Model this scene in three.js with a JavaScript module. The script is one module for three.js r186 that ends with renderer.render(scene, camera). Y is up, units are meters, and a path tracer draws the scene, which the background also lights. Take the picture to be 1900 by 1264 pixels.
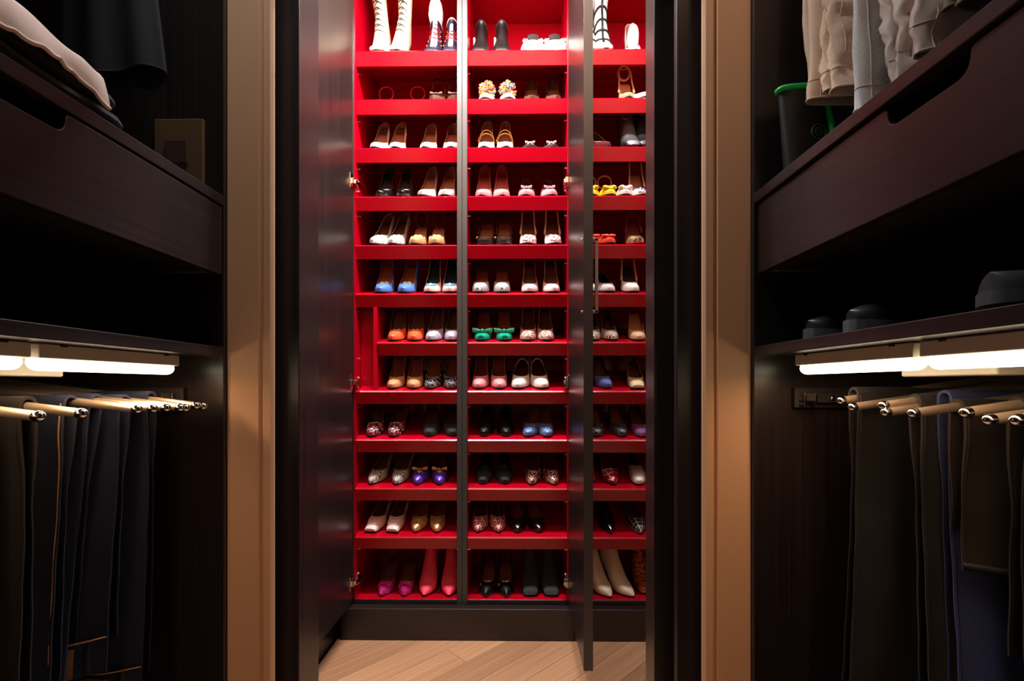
import * as THREE from 'three';
import { RoundedBoxGeometry } from 'three/addons/geometries/RoundedBoxGeometry.js';
import { mergeGeometries, toCreasedNormals } from 'three/addons/utils/BufferGeometryUtils.js';
import { RectAreaLightUniformsLib } from 'three/addons/lights/RectAreaLightUniformsLib.js';

// ---------------------------------------------------------------- camera, lights, exposure
// metres, y up; the camera stands at x = 0, z = 0 in the closet and looks along -z into the hall
const EYE = 1.1, F = 890, U = 0.002365;           // U: metres per picture unit on the cabinet's face, 2.105 m away
const FACE = -2.105;                              // plane of the shoe cabinet's shelf edges
const scene = new THREE.Scene();
scene.background = new THREE.Color(0, 0, 0);
const camera = new THREE.PerspectiveCamera(2 * Math.atan(632 / F) * 180 / Math.PI, 1900 / 1264, 0.02, 30);
camera.position.set(0, EYE, 0);
camera.rotation.y = 0.0112;
camera.setViewOffset(1900, 1264, 0, -83, 1900, 1264);   // shifted lens, verticals stay vertical
const renderer = new THREE.WebGLRenderer({ antialias: true });
renderer.toneMapping = THREE.LinearToneMapping;
renderer.toneMappingExposure = 1.0;
renderer.shadowMap.enabled = true;
RectAreaLightUniformsLib.init();
const CEIL = 3.0;
const HALL = { x: -0.04, z: -1.6, w: 1.2, d: 0.2, L: 155, c: [1.0, 0.95, 0.92] };        // slot light in the hall ceiling
const CLOSET = { x: -0.4, z: -0.8, w: 0.3, d: 0.3, L: 62, c: [0.9, 0.95, 1.0] };      // panel in the closet ceiling
const TUBE = { L: 26, c: [1.0, 0.56, 0.3], glow: [1.0, 0.84, 0.56] };                                            // warm batten lamps under the shelves
function area(x, y, z, w, d, L, c, down = true) {
  const l = new THREE.RectAreaLight(new THREE.Color(...c), L, w, d);
  l.position.set(x, y, z); l.rotation.x = -Math.PI / 2; scene.add(l); return l;
}
area(HALL.x, CEIL - 0.032, HALL.z, HALL.w, HALL.d, HALL.L, HALL.c);
area(CLOSET.x, CEIL - 0.032, CLOSET.z, CLOSET.w, CLOSET.d, CLOSET.L, CLOSET.c);

// ---------------------------------------------------------------- helpers
let seed = 7;
const rnd = () => { seed = (seed * 1664525 + 1013904223) >>> 0; return seed / 4294967296; };
const R = (a, b) => a + (b - a) * rnd();
const V = (x, y, z) => new THREE.Vector3(x, y, z);
const clamp = (x, a = 0, b = 1) => Math.min(b, Math.max(a, x));
const sm = (a, b, x) => { const t = clamp((x - a) / (b - a)); return t * t * (3 - 2 * t); };
const lerp = (a, b, t) => a + (b - a) * t;
const names = {};
const numbered = (n) => { const k = names[n] = (names[n] ?? -1) + 1; return k ? n + '_' + String(k).padStart(3, '0') : n; };
function sh(o) { o.traverse((m) => { if (m.isMesh) { m.castShadow = true; m.receiveShadow = true; } }); return o; }
function thing(name, label, category, [x, y, z] = [0, 0, 0], group) {
  const o = new THREE.Group(); o.name = numbered(name); scene.add(o); o.position.set(x, y, z);
  o.userData = { label, category }; if (group) o.userData.group = group; return o;
}
function part(name, geo, mat, parent, label) {
  const m = new THREE.Mesh(Array.isArray(geo) ? (geo.length > 1 ? mergeGeometries(geo.map(plainGeo)) : geo[0]) : geo, mat);
  m.name = name; m.castShadow = m.receiveShadow = true; if (label) m.userData.label = label; parent.add(m); return m;
}
function struct(name, geo, mat, parent) {
  const m = part(name, geo, mat, parent ?? scene); if (!parent) { m.userData.kind = 'structure'; } return m;
}
function plainGeo(g) { const h = g.index ? g.toNonIndexed() : g; for (const k of Object.keys(h.attributes)) if (!['position', 'normal', 'uv'].includes(k)) h.deleteAttribute(k); h.clearGroups?.(); return h; }
// uv in metres from the dominant direction of the face; grain runs along the axis 'g'
function metre(geo, g = 'y') {
  const h = geo.index ? geo.toNonIndexed() : geo; h.computeVertexNormals?.();
  const p = h.attributes.position, n = h.attributes.normal, uv = new Float32Array(p.count * 2), ax = { x: 0, y: 1, z: 2 }[g];
  for (let i = 0; i < p.count; i += 3) {
    const s = [0, 0, 0]; for (let k = 0; k < 3; k++) { s[0] += Math.abs(n.getX(i + k)); s[1] += Math.abs(n.getY(i + k)); s[2] += Math.abs(n.getZ(i + k)); }
    let dom = s.indexOf(Math.max(...s)); let v = ax, rest = [0, 1, 2].filter((a) => a !== dom);
    if (dom === ax) v = rest[1]; const u = rest.find((a) => a !== v);
    for (let k = 0; k < 3; k++) { const q = [p.getX(i + k), p.getY(i + k), p.getZ(i + k)]; uv[2 * (i + k)] = q[u]; uv[2 * (i + k) + 1] = q[v]; }
  }
  h.setAttribute('uv', new THREE.BufferAttribute(uv, 2)); return h;
}
// box from corner to corner, edges rounded
function bx(x0, x1, y0, y1, z0, z1, r = 0.0015, g = 'y') {
  const w = x1 - x0, h = y1 - y0, d = z1 - z0, rr = Math.min(r, w * 0.45, h * 0.45, d * 0.45);
  const geo = r > 0 ? new RoundedBoxGeometry(w, h, d, 1, rr) : new THREE.BoxGeometry(w, h, d);
  geo.translate((x0 + x1) / 2, (y0 + y1) / 2, (z0 + z1) / 2);
  return r > 0 ? keepNormals(geo, g) : metre(geo, g);
}
function keepNormals(geo, g) { const h = geo.index ? geo.toNonIndexed() : geo; const n = h.attributes.normal.clone(); const m = metre(h, g); m.setAttribute('normal', n); return m; }
// profile in (z, y) swept along x
function sweepX(pts, x0, x1, bevel = 0) {
  const s = new THREE.Shape(pts.map(([z, y]) => new THREE.Vector2(-z, y)));
  const g = new THREE.ExtrudeGeometry(s, { depth: x1 - x0 - 2 * bevel, bevelEnabled: bevel > 0, bevelThickness: bevel, bevelSize: bevel, bevelOffset: -bevel, bevelSegments: 1 });
  g.translate(0, 0, bevel); g.rotateY(Math.PI / 2); g.translate(x0, 0, 0); return metre(g, 'x');
}
function tube(pts, r, seg = 24, rs = 6, closed = false) { return new THREE.TubeGeometry(new THREE.CatmullRomCurve3(pts, closed), seg, r, rs, closed); }
function ball(r, x, y, z, w = 8, h = 6) { const g = new THREE.SphereGeometry(r, w, h); g.translate(x, y, z); return g; }
function rod(a, b, r0, r1 = r0, n = 12) {
  const d = b.clone().sub(a), g = new THREE.CylinderGeometry(r1, r0, d.length(), n); g.translate(0, d.length() / 2, 0);
  g.applyQuaternion(new THREE.Quaternion().setFromUnitVectors(V(0, 1, 0), d.normalize())); g.translate(a.x, a.y, a.z); return g;
}
// grid surface from a function (u, v) -> Vector3
function grid(nu, nv, f, uvf) {
  const p = [], t = [], ix = [];
  for (let j = 0; j <= nv; j++) for (let i = 0; i <= nu; i++) { const q = f(i / nu, j / nv); p.push(q.x, q.y, q.z); const w = uvf ? uvf(i / nu, j / nv) : [i / nu, j / nv]; t.push(w[0], w[1]); }
  for (let j = 0; j < nv; j++) for (let i = 0; i < nu; i++) { const a = j * (nu + 1) + i, b = a + 1, c = a + nu + 1, d = c + 1; ix.push(a, b, d, a, d, c); }
  return geoOf(p, t, ix);
}
function geoOf(p, t, ix) {
  const g = new THREE.BufferGeometry(); g.setAttribute('position', new THREE.Float32BufferAttribute(p, 3));
  g.setAttribute('uv', new THREE.Float32BufferAttribute(t, 2)); g.setIndex(ix); g.computeVertexNormals(); return g;
}

// ---------------------------------------------------------------- textures and materials
const hash = (x, y, s) => { let h = (x * 374761393 + y * 668265263 + s * 2147483647) | 0; h = Math.imul(h ^ (h >>> 13), 1274126177); return ((h ^ (h >>> 16)) >>> 0) / 4294967296; };
function noise(x, y, px, py, s = 1) {      // value noise that repeats every px, py cells
  const xi = Math.floor(x), yi = Math.floor(y), fx = x - xi, fy = y - yi, a = fx * fx * (3 - 2 * fx), b = fy * fy * (3 - 2 * fy);
  const g = (i, j) => hash(((i % px) + px) % px, ((j % py) + py) % py, s);
  return lerp(lerp(g(xi, yi), g(xi + 1, yi), a), lerp(g(xi, yi + 1), g(xi + 1, yi + 1), a), b);
}
// texture of w x h pixels from f(u, v) -> [r, g, b] 0..255 (sRGB) or one number 0..1
function tex(w, h, f, size, srgb = true) {
  const d = new Uint8Array(w * h * 4);
  for (let j = 0; j < h; j++) for (let i = 0; i < w; i++) {
    let c = f((i + 0.5) / w, (j + 0.5) / h); if (typeof c === 'number') c = [c * 255, c * 255, c * 255];
    const k = 4 * (j * w + i); for (let q = 0; q < 3; q++) d[k + q] = clamp(c[q], 0, 255); d[k + 3] = 255;
  }
  const t = new THREE.DataTexture(d, w, h); t.wrapS = t.wrapT = THREE.RepeatWrapping; t.magFilter = THREE.LinearFilter;
  t.minFilter = THREE.LinearMipmapLinearFilter; t.generateMipmaps = true;
  if (srgb) t.colorSpace = THREE.SRGBColorSpace; t.repeat.set(1 / size[0], 1 / size[1]); t.needsUpdate = true; return t;
}
const mix3 = (a, b, t) => [lerp(a[0], b[0], t), lerp(a[1], b[1], t), lerp(a[2], b[2], t)];
const grainF = (u, v, s) => 0.5 * noise(u * 160, v * 3, 160, 3, s) + 0.3 * noise(u * 60, v * 2, 60, 2, s + 1) + 0.2 * noise(u * 256, v * 12, 256, 12, s + 2);
const wengeMap = tex(512, 512, (u, v) => mix3([26, 20, 20], [46, 37, 37], grainF(u, v, 3)), [0.5, 1]);
const wengeBump = tex(512, 512, (u, v) => grainF(u, v, 3), [0.5, 1], false);
const S = (o) => new THREE.MeshStandardMaterial(o);
const P = (o) => new THREE.MeshPhysicalMaterial(o);
const css = (r, g, b) => new THREE.Color().setRGB(r / 255, g / 255, b / 255, THREE.SRGBColorSpace);
const M = {};
M.wenge = P({ map: wengeMap, roughness: 0.32, bumpMap: wengeBump, bumpScale: 0.00012, specularIntensity: 1.0 });
M.door = P({ map: wengeMap, roughness: 0.31, bumpMap: wengeBump, bumpScale: 0.00005 });
M.edge = P({ color: css(58, 53, 52), roughness: 0.46, bumpMap: wengeBump, bumpScale: 0.0001 });
M.red = P({ color: css(170, 2, 28), roughness: 0.2, specularIntensity: 0.7 });
M.beige = S({ color: css(216, 170, 130), roughness: 0.75, bumpMap: tex(128, 128, (u, v) => noise(u * 64, v * 64, 64, 64, 5), [0.2, 0.2], false), bumpScale: 0.00004 });
M.white = S({ color: css(226, 222, 214), roughness: 0.8 });
M.dark = S({ color: css(26, 22, 20), roughness: 0.7 });
M.chrome = S({ color: css(215, 213, 210), metalness: 1, roughness: 0.12 });
M.nickel = S({ color: css(182, 166, 146), metalness: 0.75, roughness: 0.34 });
M.satin = S({ color: css(150, 146, 142), metalness: 0.7, roughness: 0.45 });
M.lampbody = S({ color: css(205, 195, 180), roughness: 0.5 });
M.switch = S({ color: css(112, 88, 60), metalness: 0.3, roughness: 0.45 });
M.switchdark = S({ color: css(62, 46, 32), roughness: 0.5 });
// ---------------------------------------------------------------- the setting
const oakMaps = [0, 1, 2, 3].map((k) => tex(256, 512, (u, v) => {
  const g = 0.55 * noise(u * 48, v * 3, 48, 3, 20 + k) + 0.3 * noise(u * 110, v * 6, 110, 6, 30 + k) + 0.15 * noise(u * 12, v * 2, 12, 2, 40 + k);
  return mix3([172 - k * 9, 124 - k * 7, 90 - k * 5], [212 - k * 6, 168 - k * 6, 130 - k * 5], g);
}, [0.13, 0.9]));
const oak = oakMaps.map((m) => P({ map: m, roughness: 0.38, clearcoat: 0.15, clearcoatRoughness: 0.3 }));
const floor = struct('floor', bx(-1.36, 1.16, -0.1, -0.006, -2.6, 1.7, 0), M.dark);
{ // diagonal planks, clipped to the floor's outline; each is a mesh of its own
  const clip = (poly, inside, cut) => { const o = []; poly.forEach((a, i) => { const b = poly[(i + 1) % poly.length], A = inside(a), B = inside(b); if (A) o.push(a); if (A !== B) o.push(cut(a, b)); }); return o; };
  const half = (poly, nx, ny, c) => clip(poly, (p) => p[0] * nx + p[1] * ny <= c + 1e-9, (a, b) => { const da = a[0] * nx + a[1] * ny - c, db = b[0] * nx + b[1] * ny - c, t = da / (da - db); return [lerp(a[0], b[0], t), lerp(a[1], b[1], t)]; });
  const q = Math.SQRT1_2, W = 0.124, L = 1.35;
  for (const [x0, x1, z0, z1] of [[-0.78, 0.8, -2.1, -1.05], [-0.6, 0.48, -1.05, 0.6]]) {
    for (let r = -22; r < 26; r++) for (let c = -4; c < 4; c++) {
      const u0 = c * L + ((r * 0.47) % 1) * L, v0 = r * W, g = 0.0006;
      let poly = [[u0 + g, v0 + g], [u0 + L - g, v0 + g], [u0 + L - g, v0 + W - g], [u0 + g, v0 + W - g]];
      // plank axis u runs along (1, 0, -1), v along (1, 0, 1): x = q (u + v), z = q (v - u)
      for (const [nx, ny, k] of [[q, q, x1], [-q, -q, -x0], [-q, q, z1], [q, -q, -z0]]) { poly = half(poly, nx, ny, k); if (poly.length < 3) break; }
      if (poly.length < 3) continue;
      let A = 0; poly.forEach((a, i) => { const b = poly[(i + 1) % poly.length]; A += a[0] * b[1] - a[1] * b[0]; }); if (Math.abs(A) < 0.002) continue;
      const geo = new THREE.ExtrudeGeometry(new THREE.Shape(poly.map((p) => new THREE.Vector2(p[0], p[1]))), { depth: 0.0068, bevelEnabled: true, bevelThickness: 0.0008, bevelSize: 0.0008, bevelOffset: -0.0008, bevelSegments: 1 });
      const uv = geo.attributes.uv, ou = (r * 37 % 11) * 0.17; for (let i = 0; i < uv.count; i++) uv.setXY(i, uv.getY(i) - v0, uv.getX(i) * 1 + ou);
      const m = part('plank', geo, oak[((r * 7 + c * 3) % 4 + 4) % 4], floor);
      m.rotation.set(Math.PI / 2, 0, Math.PI / 4, 'XYZ'); m.matrixAutoUpdate = true;
      // map (u, v, h) to world: explicit basis
      const B = new THREE.Matrix4().makeBasis(V(q, 0, -q), V(q, 0, q), V(0, -1, 0)); m.quaternion.setFromRotationMatrix(B); m.position.set(0, 0, 0);
    }
  }
}
struct('ceiling', bx(-1.36, 1.16, CEIL, CEIL + 0.1, -2.6, 1.7, 0), M.white);
{ // wall between closet and hall, with the opening
  const s = new THREE.Shape([[-1.35, 0], [-0.56, 0], [-0.56, 2.25], [0.43, 2.25], [0.43, 0], [1.15, 0], [1.15, CEIL], [-1.35, CEIL]].map((p) => new THREE.Vector2(...p)));
  const g = new THREE.ExtrudeGeometry(s, { depth: 0.1, bevelEnabled: false }); g.translate(0, 0, -1.1); struct('wall_front', metre(g), M.beige);
}
struct('wall_left', bx(-1.36, -1.25, 0, CEIL, -1.0, 1.7, 0), M.beige);
struct('wall_right', bx(1.1, 1.16, 0, CEIL, -1.0, 1.7, 0), M.beige);
struct('wall_back', bx(-1.25, 1.1, 0, CEIL, 1.6, 1.7, 0), M.beige);
struct('wall_hall_left', bx(-0.9, -0.787, 0, CEIL, -2.5, -1.1, 0), M.wenge);
struct('wall_hall_right', bx(0.8, 0.9, 0, CEIL, -2.5, -1.1, 0), M.wenge);
struct('wall_hall_back', bx(-0.9, 0.9, 0, CEIL, -2.6, -2.5, 0), M.white);
// painted casing beside the opening: flat board, groove and bead
for (const [n, xo, xi, s] of [['trim_1', -0.6, -0.508, 1], ['trim_2', 0.477, 0.382, -1]]) {
  const f = (a) => lerp(xi, xo, a);   // a: 0 at the opening
  const prof = [[0, 0], [0, -0.006], [0.05, -0.011], [0.2, -0.012], [0.235, -0.008], [0.26, -0.0055], [0.285, -0.008], [0.30, -0.014], [1, -0.014], [1, 0]];
  const sp = new THREE.Shape(prof.map(([a, h]) => new THREE.Vector2(f(a), h)));
  const g = new THREE.ExtrudeGeometry(sp, { depth: 2.3, bevelEnabled: false }); g.rotateX(-Math.PI / 2); // shape y -> -z? (x, y, z) -> (x, z, -y)
  g.translate(0, 0, -1.0); struct(n, metre(g), M.beige);
}
// dark jamb posts on the hall side of the opening
struct('trim_3', bx(-0.559, -0.471, 0, 2.249, -1.133, -1.03, 0.002), M.door);
struct('trim_4', [bx(0.341, 0.429, 0, 2.249, -1.05, -1.03, 0.002), bx(0.362, 0.429, 0, 2.249, -1.1, -1.05, 0)], M.wenge);
struct('trim_5', bx(0.3127, 0.429, 0, 2.249, -1.174, -1.1005, 0.002), M.door);
struct('trim_6', bx(-0.47, 0.312, 2.16, 2.249, -1.133, -1.03, 0.002), M.wenge);
// ceiling lights (above the picture)
{
  const t = thing('ceiling_light', 'long white slot light in the hall ceiling before the shoe cabinet', 'ceiling light', [HALL.x, CEIL, HALL.z]);
  part('frame', bx(-HALL.w / 2 - 0.02, HALL.w / 2 + 0.02, -0.02, 0, -HALL.d / 2 - 0.02, HALL.d / 2 + 0.02), M.white, t);
  part('diffuser', bx(-HALL.w / 2, HALL.w / 2, -0.028, -0.019, -HALL.d / 2, HALL.d / 2), S({ color: 0xffffff, emissive: new THREE.Color(...HALL.c), emissiveIntensity: 2 }), t);
  const c = thing('ceiling_light', 'square white panel light in the closet ceiling', 'ceiling light', [CLOSET.x, CEIL, CLOSET.z]);
  part('frame', bx(-0.17, 0.17, -0.02, 0, -0.17, 0.17), M.white, c);
  part('diffuser', bx(-0.15, 0.15, -0.028, -0.019, -0.15, 0.15), S({ color: 0xffffff, emissive: new THREE.Color(...CLOSET.c), emissiveIntensity: 0.8 }), c);
}

// ---------------------------------------------------------------- shoe cabinet
const EDGE = (k) => EYE + (715 - (92 + 90.6 * k)) * U;     // height of the front edge of shelf k
const TILT = 0.28;                                         // the shelves rise to the back
const CX = (px) => (px - 960) * U;                         // across the cabinet's face
const BAY = [[CX(657), CX(848)], [CX(867), CX(1053)], [CX(1075), CX(1262)]];
const CFLOOR = 0.159, CTOP = 2.965, CBACK = FACE - 0.37;
function shelfGeo(x0, x1) {
  const c = Math.cos(TILT), s = Math.sin(TILT), T = 0.018;
  const back = 0.355, top = back * Math.tan(TILT);
  return sweepX([[-0.005, 0.002], [0, -0.004], [-0.018, -0.0565], [-0.035, -0.0515], [-0.0195, -0.0145], [-back, top - T / c], [-back, top]], x0, x1, 0.0012);
}
function shelf(parent, k, x0, x1) { const m = part('shelf', shelfGeo(x0 + 0.0008, x1 - 0.0008), M.red, parent); m.position.set(0, EDGE(k), FACE); return m; }
function bay(parent, b) {
  const [x0, x1] = BAY[b];
  for (let k = 0; k < 11; k++) shelf(parent, k, b === 0 && k === 6 ? CX(698) : x0, x1);
  part('bottom_board', bx(x0, x1, CFLOOR - 0.02, CFLOOR, CBACK, FACE - 0.001), M.red, parent, 'red bottom board');
  part('top_board', bx(x0, x1, CTOP, CTOP + 0.02, CBACK, FACE), M.red, parent);
  part('back_panel', bx(x0, x1, CFLOOR, CTOP, CBACK - 0.008, CBACK, 0), M.red, parent, 'glossy red back panel');
  part('side_lining', [bx(x0 - 0.003, x0 + 0.0006, CFLOOR - 0.02, CTOP, CBACK, FACE - 0.003, 0), bx(x1 - 0.0006, x1 + 0.003, CFLOOR - 0.02, CTOP, CBACK, FACE - 0.003, 0)], M.red, parent, 'red lining of the cabinet sides');
  // chrome shelf pins on both sides
  const pins = []; for (let k = 0; k < 11; k++) for (const s of [0, 1]) { const x = s ? x1 - 0.004 : x0 + 0.004; pins.push(bx(x - 0.005, x + 0.005, EDGE(k) - 0.072, EDGE(k) - 0.066, FACE - 0.06, FACE - 0.05, 0.001)); }
  for (const p of pins) part('shelf_pin', p, M.chrome, parent);
}
{
  const t = thing('shoe_cabinet', 'tall red-lined shoe cabinet with two open doors and slanted shelves in two columns', 'cabinet', [0, 0, 0], 'shoe cabinets');
  bay(t, 0); bay(t, 1);
  part('side_panel', bx(CX(657) - 0.022, CX(657) - 0.004, 0.137, CTOP + 0.02, CBACK, FACE + 0.004), M.wenge, t);
  part('side_panel', bx(CX(1053) + 0.004, CX(1053) + 0.022, 0.137, CTOP + 0.02, CBACK, FACE + 0.004), M.wenge, t);
  part('stile', bx(CX(848), CX(857.3), 0.137, CTOP + 0.02, CBACK, FACE + 0.006), M.edge, t, 'front post between the columns');
  part('stile', bx(CX(857.7), CX(867), 0.137, CTOP + 0.02, CBACK, FACE + 0.006), M.edge, t, 'front post between the columns');
  part('bottom_rail', bx(CX(657), CX(848), 0.137, CFLOOR - 0.001, FACE - 0.02, FACE + 0.003), M.wenge, t);
  part('bottom_rail', bx(CX(867), CX(1053), 0.137, CFLOOR - 0.001, FACE - 0.02, FACE + 0.003), M.wenge, t);
  part('plinth', bx(-0.762, CX(1063), 0.0, 0.137, FACE - 0.02, FACE + 0.046, 0.002, 'x'), M.wenge, t);
  // boxed-in strip at the left of the seventh and eighth shelves
  part('partition', bx(CX(690), CX(697.5), EDGE(7) + 0.005, EDGE(5) - 0.055, FACE - 0.2, FACE - 0.012), M.red, t, 'short red upright board');
  part('filler_panel', bx(CX(657) + 0.001, CX(690), EDGE(7) + 0.02, EDGE(5) - 0.03, FACE - 0.095, FACE - 0.08), M.red, t, 'red filler behind the hinge');
  const c = thing('shoe_cabinet', 'second red-lined shoe cabinet right of the open door with the bar handle', 'cabinet', [0, 0, 0], 'shoe cabinets');
  bay(c, 2);
  part('side_panel', bx(CX(1064), CX(1073), 0.137, CTOP + 0.02, CBACK, FACE + 0.004), M.wenge, c);
  part('side_panel', bx(CX(1264), CX(1273), 0.137, CTOP + 0.02, CBACK, FACE + 0.004), M.wenge, c);
  part('bottom_rail', bx(CX(1075), CX(1262), 0.137, CFLOOR - 0.001, FACE - 0.02, FACE + 0.003), M.wenge, c);
  part('plinth', bx(CX(1063.5), 0.77, 0.0, 0.137, FACE - 0.02, FACE + 0.046, 0.002, 'x'), M.wenge, c);
}
// concealed hinge: cup plate on the door, arm and mounting plate on the cabinet side (s: +1 opens into the bay to the right)
function hinge(parent, y, s) {
  const h = part('hinge', [bx(0.0, s * 0.003 || 0.003, -0.032, 0.032, 0.004, 0.03, 0.0008).scale(1, 1, 1)], M.chrome, parent, 'chrome concealed hinge');
  h.position.set(0, y, 0);
  const a = [];
  const b = (x0, x1, y0, y1, z0, z1) => a.push(bx(Math.min(x0 * s, x1 * s), Math.max(x0 * s, x1 * s), y0, y1, z0, z1, 0.0008));
  b(0.003, 0.014, -0.012, 0.012, 0.006, 0.02); b(0.006, 0.02, -0.008, 0.008, -0.02, 0.01); b(0.004, 0.016, -0.01, 0.01, -0.075, -0.018); b(0.003, 0.008, -0.028, 0.028, -0.06, -0.035);
  part('hinge_arm', a, M.chrome, h);
  for (const dy of [-0.022, 0.022]) part('screw', [ball(0.004, s * 0.009, dy, -0.047)], M.chrome, h);
}
function cabinetDoor(label, x, s, angle, handle) {
  const t = thing('cabinet_door', label, 'cabinet door', [x, 0.142, FACE + 0.009]);
  t.rotation.y = angle;
  const H = CTOP - 0.13;
  part('door_panel', s > 0 ? bx(-0.032, 0, 0, H, 0, 0.486, 0.002) : bx(0, 0.032, 0, H, 0, 0.486, 0.002)  , M.door, t);
  part('edge_band', s > 0 ? bx(-0.0315, -0.0005, 0.001, H - 0.001, 0.4862, 0.4874, 0) : bx(0.0005, 0.0315, 0.001, H - 0.001, 0.4862, 0.4874, 0), M.edge, t, 'paler front edge of the door');
  for (const y of [1.99, 1.112, 0.236]) hinge(t, y - 0.142, s);
  if (handle) {
    const z = 0.452, y0 = 1.346 - 0.142, y1 = 1.603 - 0.142;
    part('handle', [bx(0.043, 0.054, y0, y1, z - 0.005, z + 0.005, 0.0012), bx(0.031, 0.053, y0, y0 + 0.01, z - 0.005, z + 0.005, 0.001), bx(0.031, 0.053, y1 - 0.01, y1, z - 0.005, z + 0.005, 0.001)], M.satin, t, 'slim square bar handle');
    for (const y of [y0 + 0.005, y1 - 0.005]) part('screw_cap', ball(0.0045, -0.001, y, z), M.chrome, t);
  } else {
    part('screw_cap', [ball(0.0075, 0.002, 1.84 - 0.142, 0.34, 10, 8)], M.chrome, t, 'small round chrome stop');
  }
  return t;
}
cabinetDoor('dark wood cabinet door folded back at the left of the red shelves', CX(657) - 0.006, 1, -0.05, false);
cabinetDoor('dark wood cabinet door standing open edge-on with slim bar handle', CX(1053) + 0.002, -1, 0, true);
// ---------------------------------------------------------------- the two wardrobes
const SIDE = [
  { k: 'left', s: -1, f: -0.601, b: -1.24 },
  { k: 'right', s: 1, f: 0.478, b: 1.09 },
];
const Z0 = -0.999, ZE = -0.975, Z1 = 1.0;
for (const w of SIDE) {
  const X = (d) => w.f + w.s * d;                    // depth into the wardrobe
  const BX = (d0, d1, y0, y1, z0, z1, r = 0.0015, g = 'z') => { const a = X(d0), b = X(d1); return bx(Math.min(a, b), Math.max(a, b), y0, y1, z0, z1, r, g); };
  const depth = Math.abs(w.b - w.f);
  const t = thing('wardrobe', `dark wood open wardrobe with drawer and lit hanging space along the ${w.k} side`, 'wardrobe', [0, 0, 0]);
  part('end_panel', BX(0, depth, 0, 2.6, Z0, ZE, 0.0015, 'y'), M.wenge, t);
  part('end_panel', BX(0, depth, 0, 2.6, Z1, Z1 + 0.024, 0.0015, 'y'), M.wenge, t);
  part('back_panel', BX(depth - 0.012, depth, 0, 2.6, ZE, Z1, 0, 'y'), M.wenge, t);
  part('top_board', BX(0, depth, 2.6, 2.625, Z0, Z1 + 0.024), M.wenge, t);
  part('counter_board', BX(0, depth - 0.013, 1.467, 1.488, ZE, Z1), M.wenge, t);
  part('shelf', BX(0, depth - 0.013, 1.158, 1.178, ZE, Z1), M.wenge, t);
  part('bottom_board', BX(0.01, depth - 0.013, 0.06, 0.08, ZE, Z1), M.wenge, t);
  part('plinth', BX(0.02, 0.04, 0, 0.06, ZE, Z1), M.wenge, t);
  // drawer with a scooped finger grip in its upper edge
  const d0 = 0.633, d1 = 0.519, y0 = 1.325, y1 = 1.4635, g = 0.0285, r = 0.018, zl = ZE + 0.002, zr = -0.02;
  const s = new THREE.Shape(); s.moveTo(zl, y0); s.lineTo(zr, y0); s.lineTo(zr, y1); s.lineTo(-d1 + r * 0.6, y1); s.quadraticCurveTo(-d1, y1, -d1, y1 - r * 0.5);
  s.quadraticCurveTo(-d1, y1 - g, -d1 - r, y1 - g); s.lineTo(-d0 + r, y1 - g); s.quadraticCurveTo(-d0, y1 - g, -d0, y1 - r * 0.5); s.quadraticCurveTo(-d0, y1, -d0 - r * 0.6, y1); s.lineTo(zl, y1); s.closePath();
  const fg = new THREE.ExtrudeGeometry(s, { depth: 0.0125, bevelEnabled: true, bevelThickness: 0.0012, bevelSize: 0.0012, bevelOffset: -0.0012, bevelSegments: 2, curveSegments: 10 });
  fg.rotateY(-Math.PI / 2); // shape x -> z, depth -> -x
  fg.translate(w.s > 0 ? w.f + 0.02 : w.f - 0.003, 0, 0);
  const dr = part('drawer_front', metre(fg, 'z'), M.wenge, t, 'drawer front with scooped finger grip');
  part('drawer_box', [BX(0.024, 0.5, 1.333, 1.341, ZE + 0.015, -0.03), BX(0.024, 0.5, 1.34, 1.43, ZE + 0.015, ZE + 0.027), BX(0.49, 0.5, 1.34, 1.43, ZE + 0.027, -0.03)], M.dark, dr);
  part('drawer_runner', BX(0.03, 0.5, 1.329, 1.333, ZE + 0.001, ZE + 0.012, 0.0005), M.satin, t);
  // hanging rail above
  const rail = part('hanging_rail', rod(V(X(0.3), 2.3, ZE), V(X(0.3), 2.3, Z1), 0.0125), M.chrome, t);
  // batten lamps under the shelf
  const lens = P({ color: 0xffffff, emissive: new THREE.Color(...TUBE.glow), emissiveIntensity: 6, roughness: 0.6 });
  for (const [za, zb, lab] of [[-0.912, -0.642, 'far'], [-0.632, -0.362, 'near']]) {
    const l = thing('batten_lamp', `${lab} glowing warm batten lamp under the ${w.k} wardrobe shelf`, 'lamp', [X(0.058), 1.158, (za + zb) / 2], 'batten lamps under the shelves');
    const h = (zb - za) / 2, q = (x0, x1, ya, yb, z0, z1, r) => bx(Math.min(w.s * x0, w.s * x1), Math.max(w.s * x0, w.s * x1), ya, yb, z0, z1, r, 'z');
    part('housing', q(-0.012, 0.02, -0.021, -0.0005, -h, h, 0.002), M.lampbody, l, 'pale plastic housing');
    const g = new THREE.CapsuleGeometry(0.0115, 2 * h - 0.026, 6, 16); g.rotateX(Math.PI / 2); g.scale(1.1, 1, 1); g.translate(w.s * 0.004, -0.0265, 0);
    part('diffuser', g, lens, l, 'glowing white diffuser');
    part('clip', [q(-0.0135, 0.0215, -0.004, 0, -h + 0.03, -h + 0.04, 0.0008), q(-0.0135, 0.0215, -0.004, 0, h - 0.04, h - 0.03, 0.0008)], M.dark, l);
    const L = new THREE.RectAreaLight(new THREE.Color(...TUBE.c), TUBE.L, 0.022, 2 * h - 0.02);
    L.position.set(X(0.062), 1.158 - 0.0395, (za + zb) / 2); L.rotation.x = -Math.PI / 2; scene.add(L);
  }
  const dv = thing('lamp_driver', `flat pale driver box under the ${w.k} shelf behind the batten lamps`, 'driver box', [X(0.15), 1.158, -0.68]);
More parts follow.
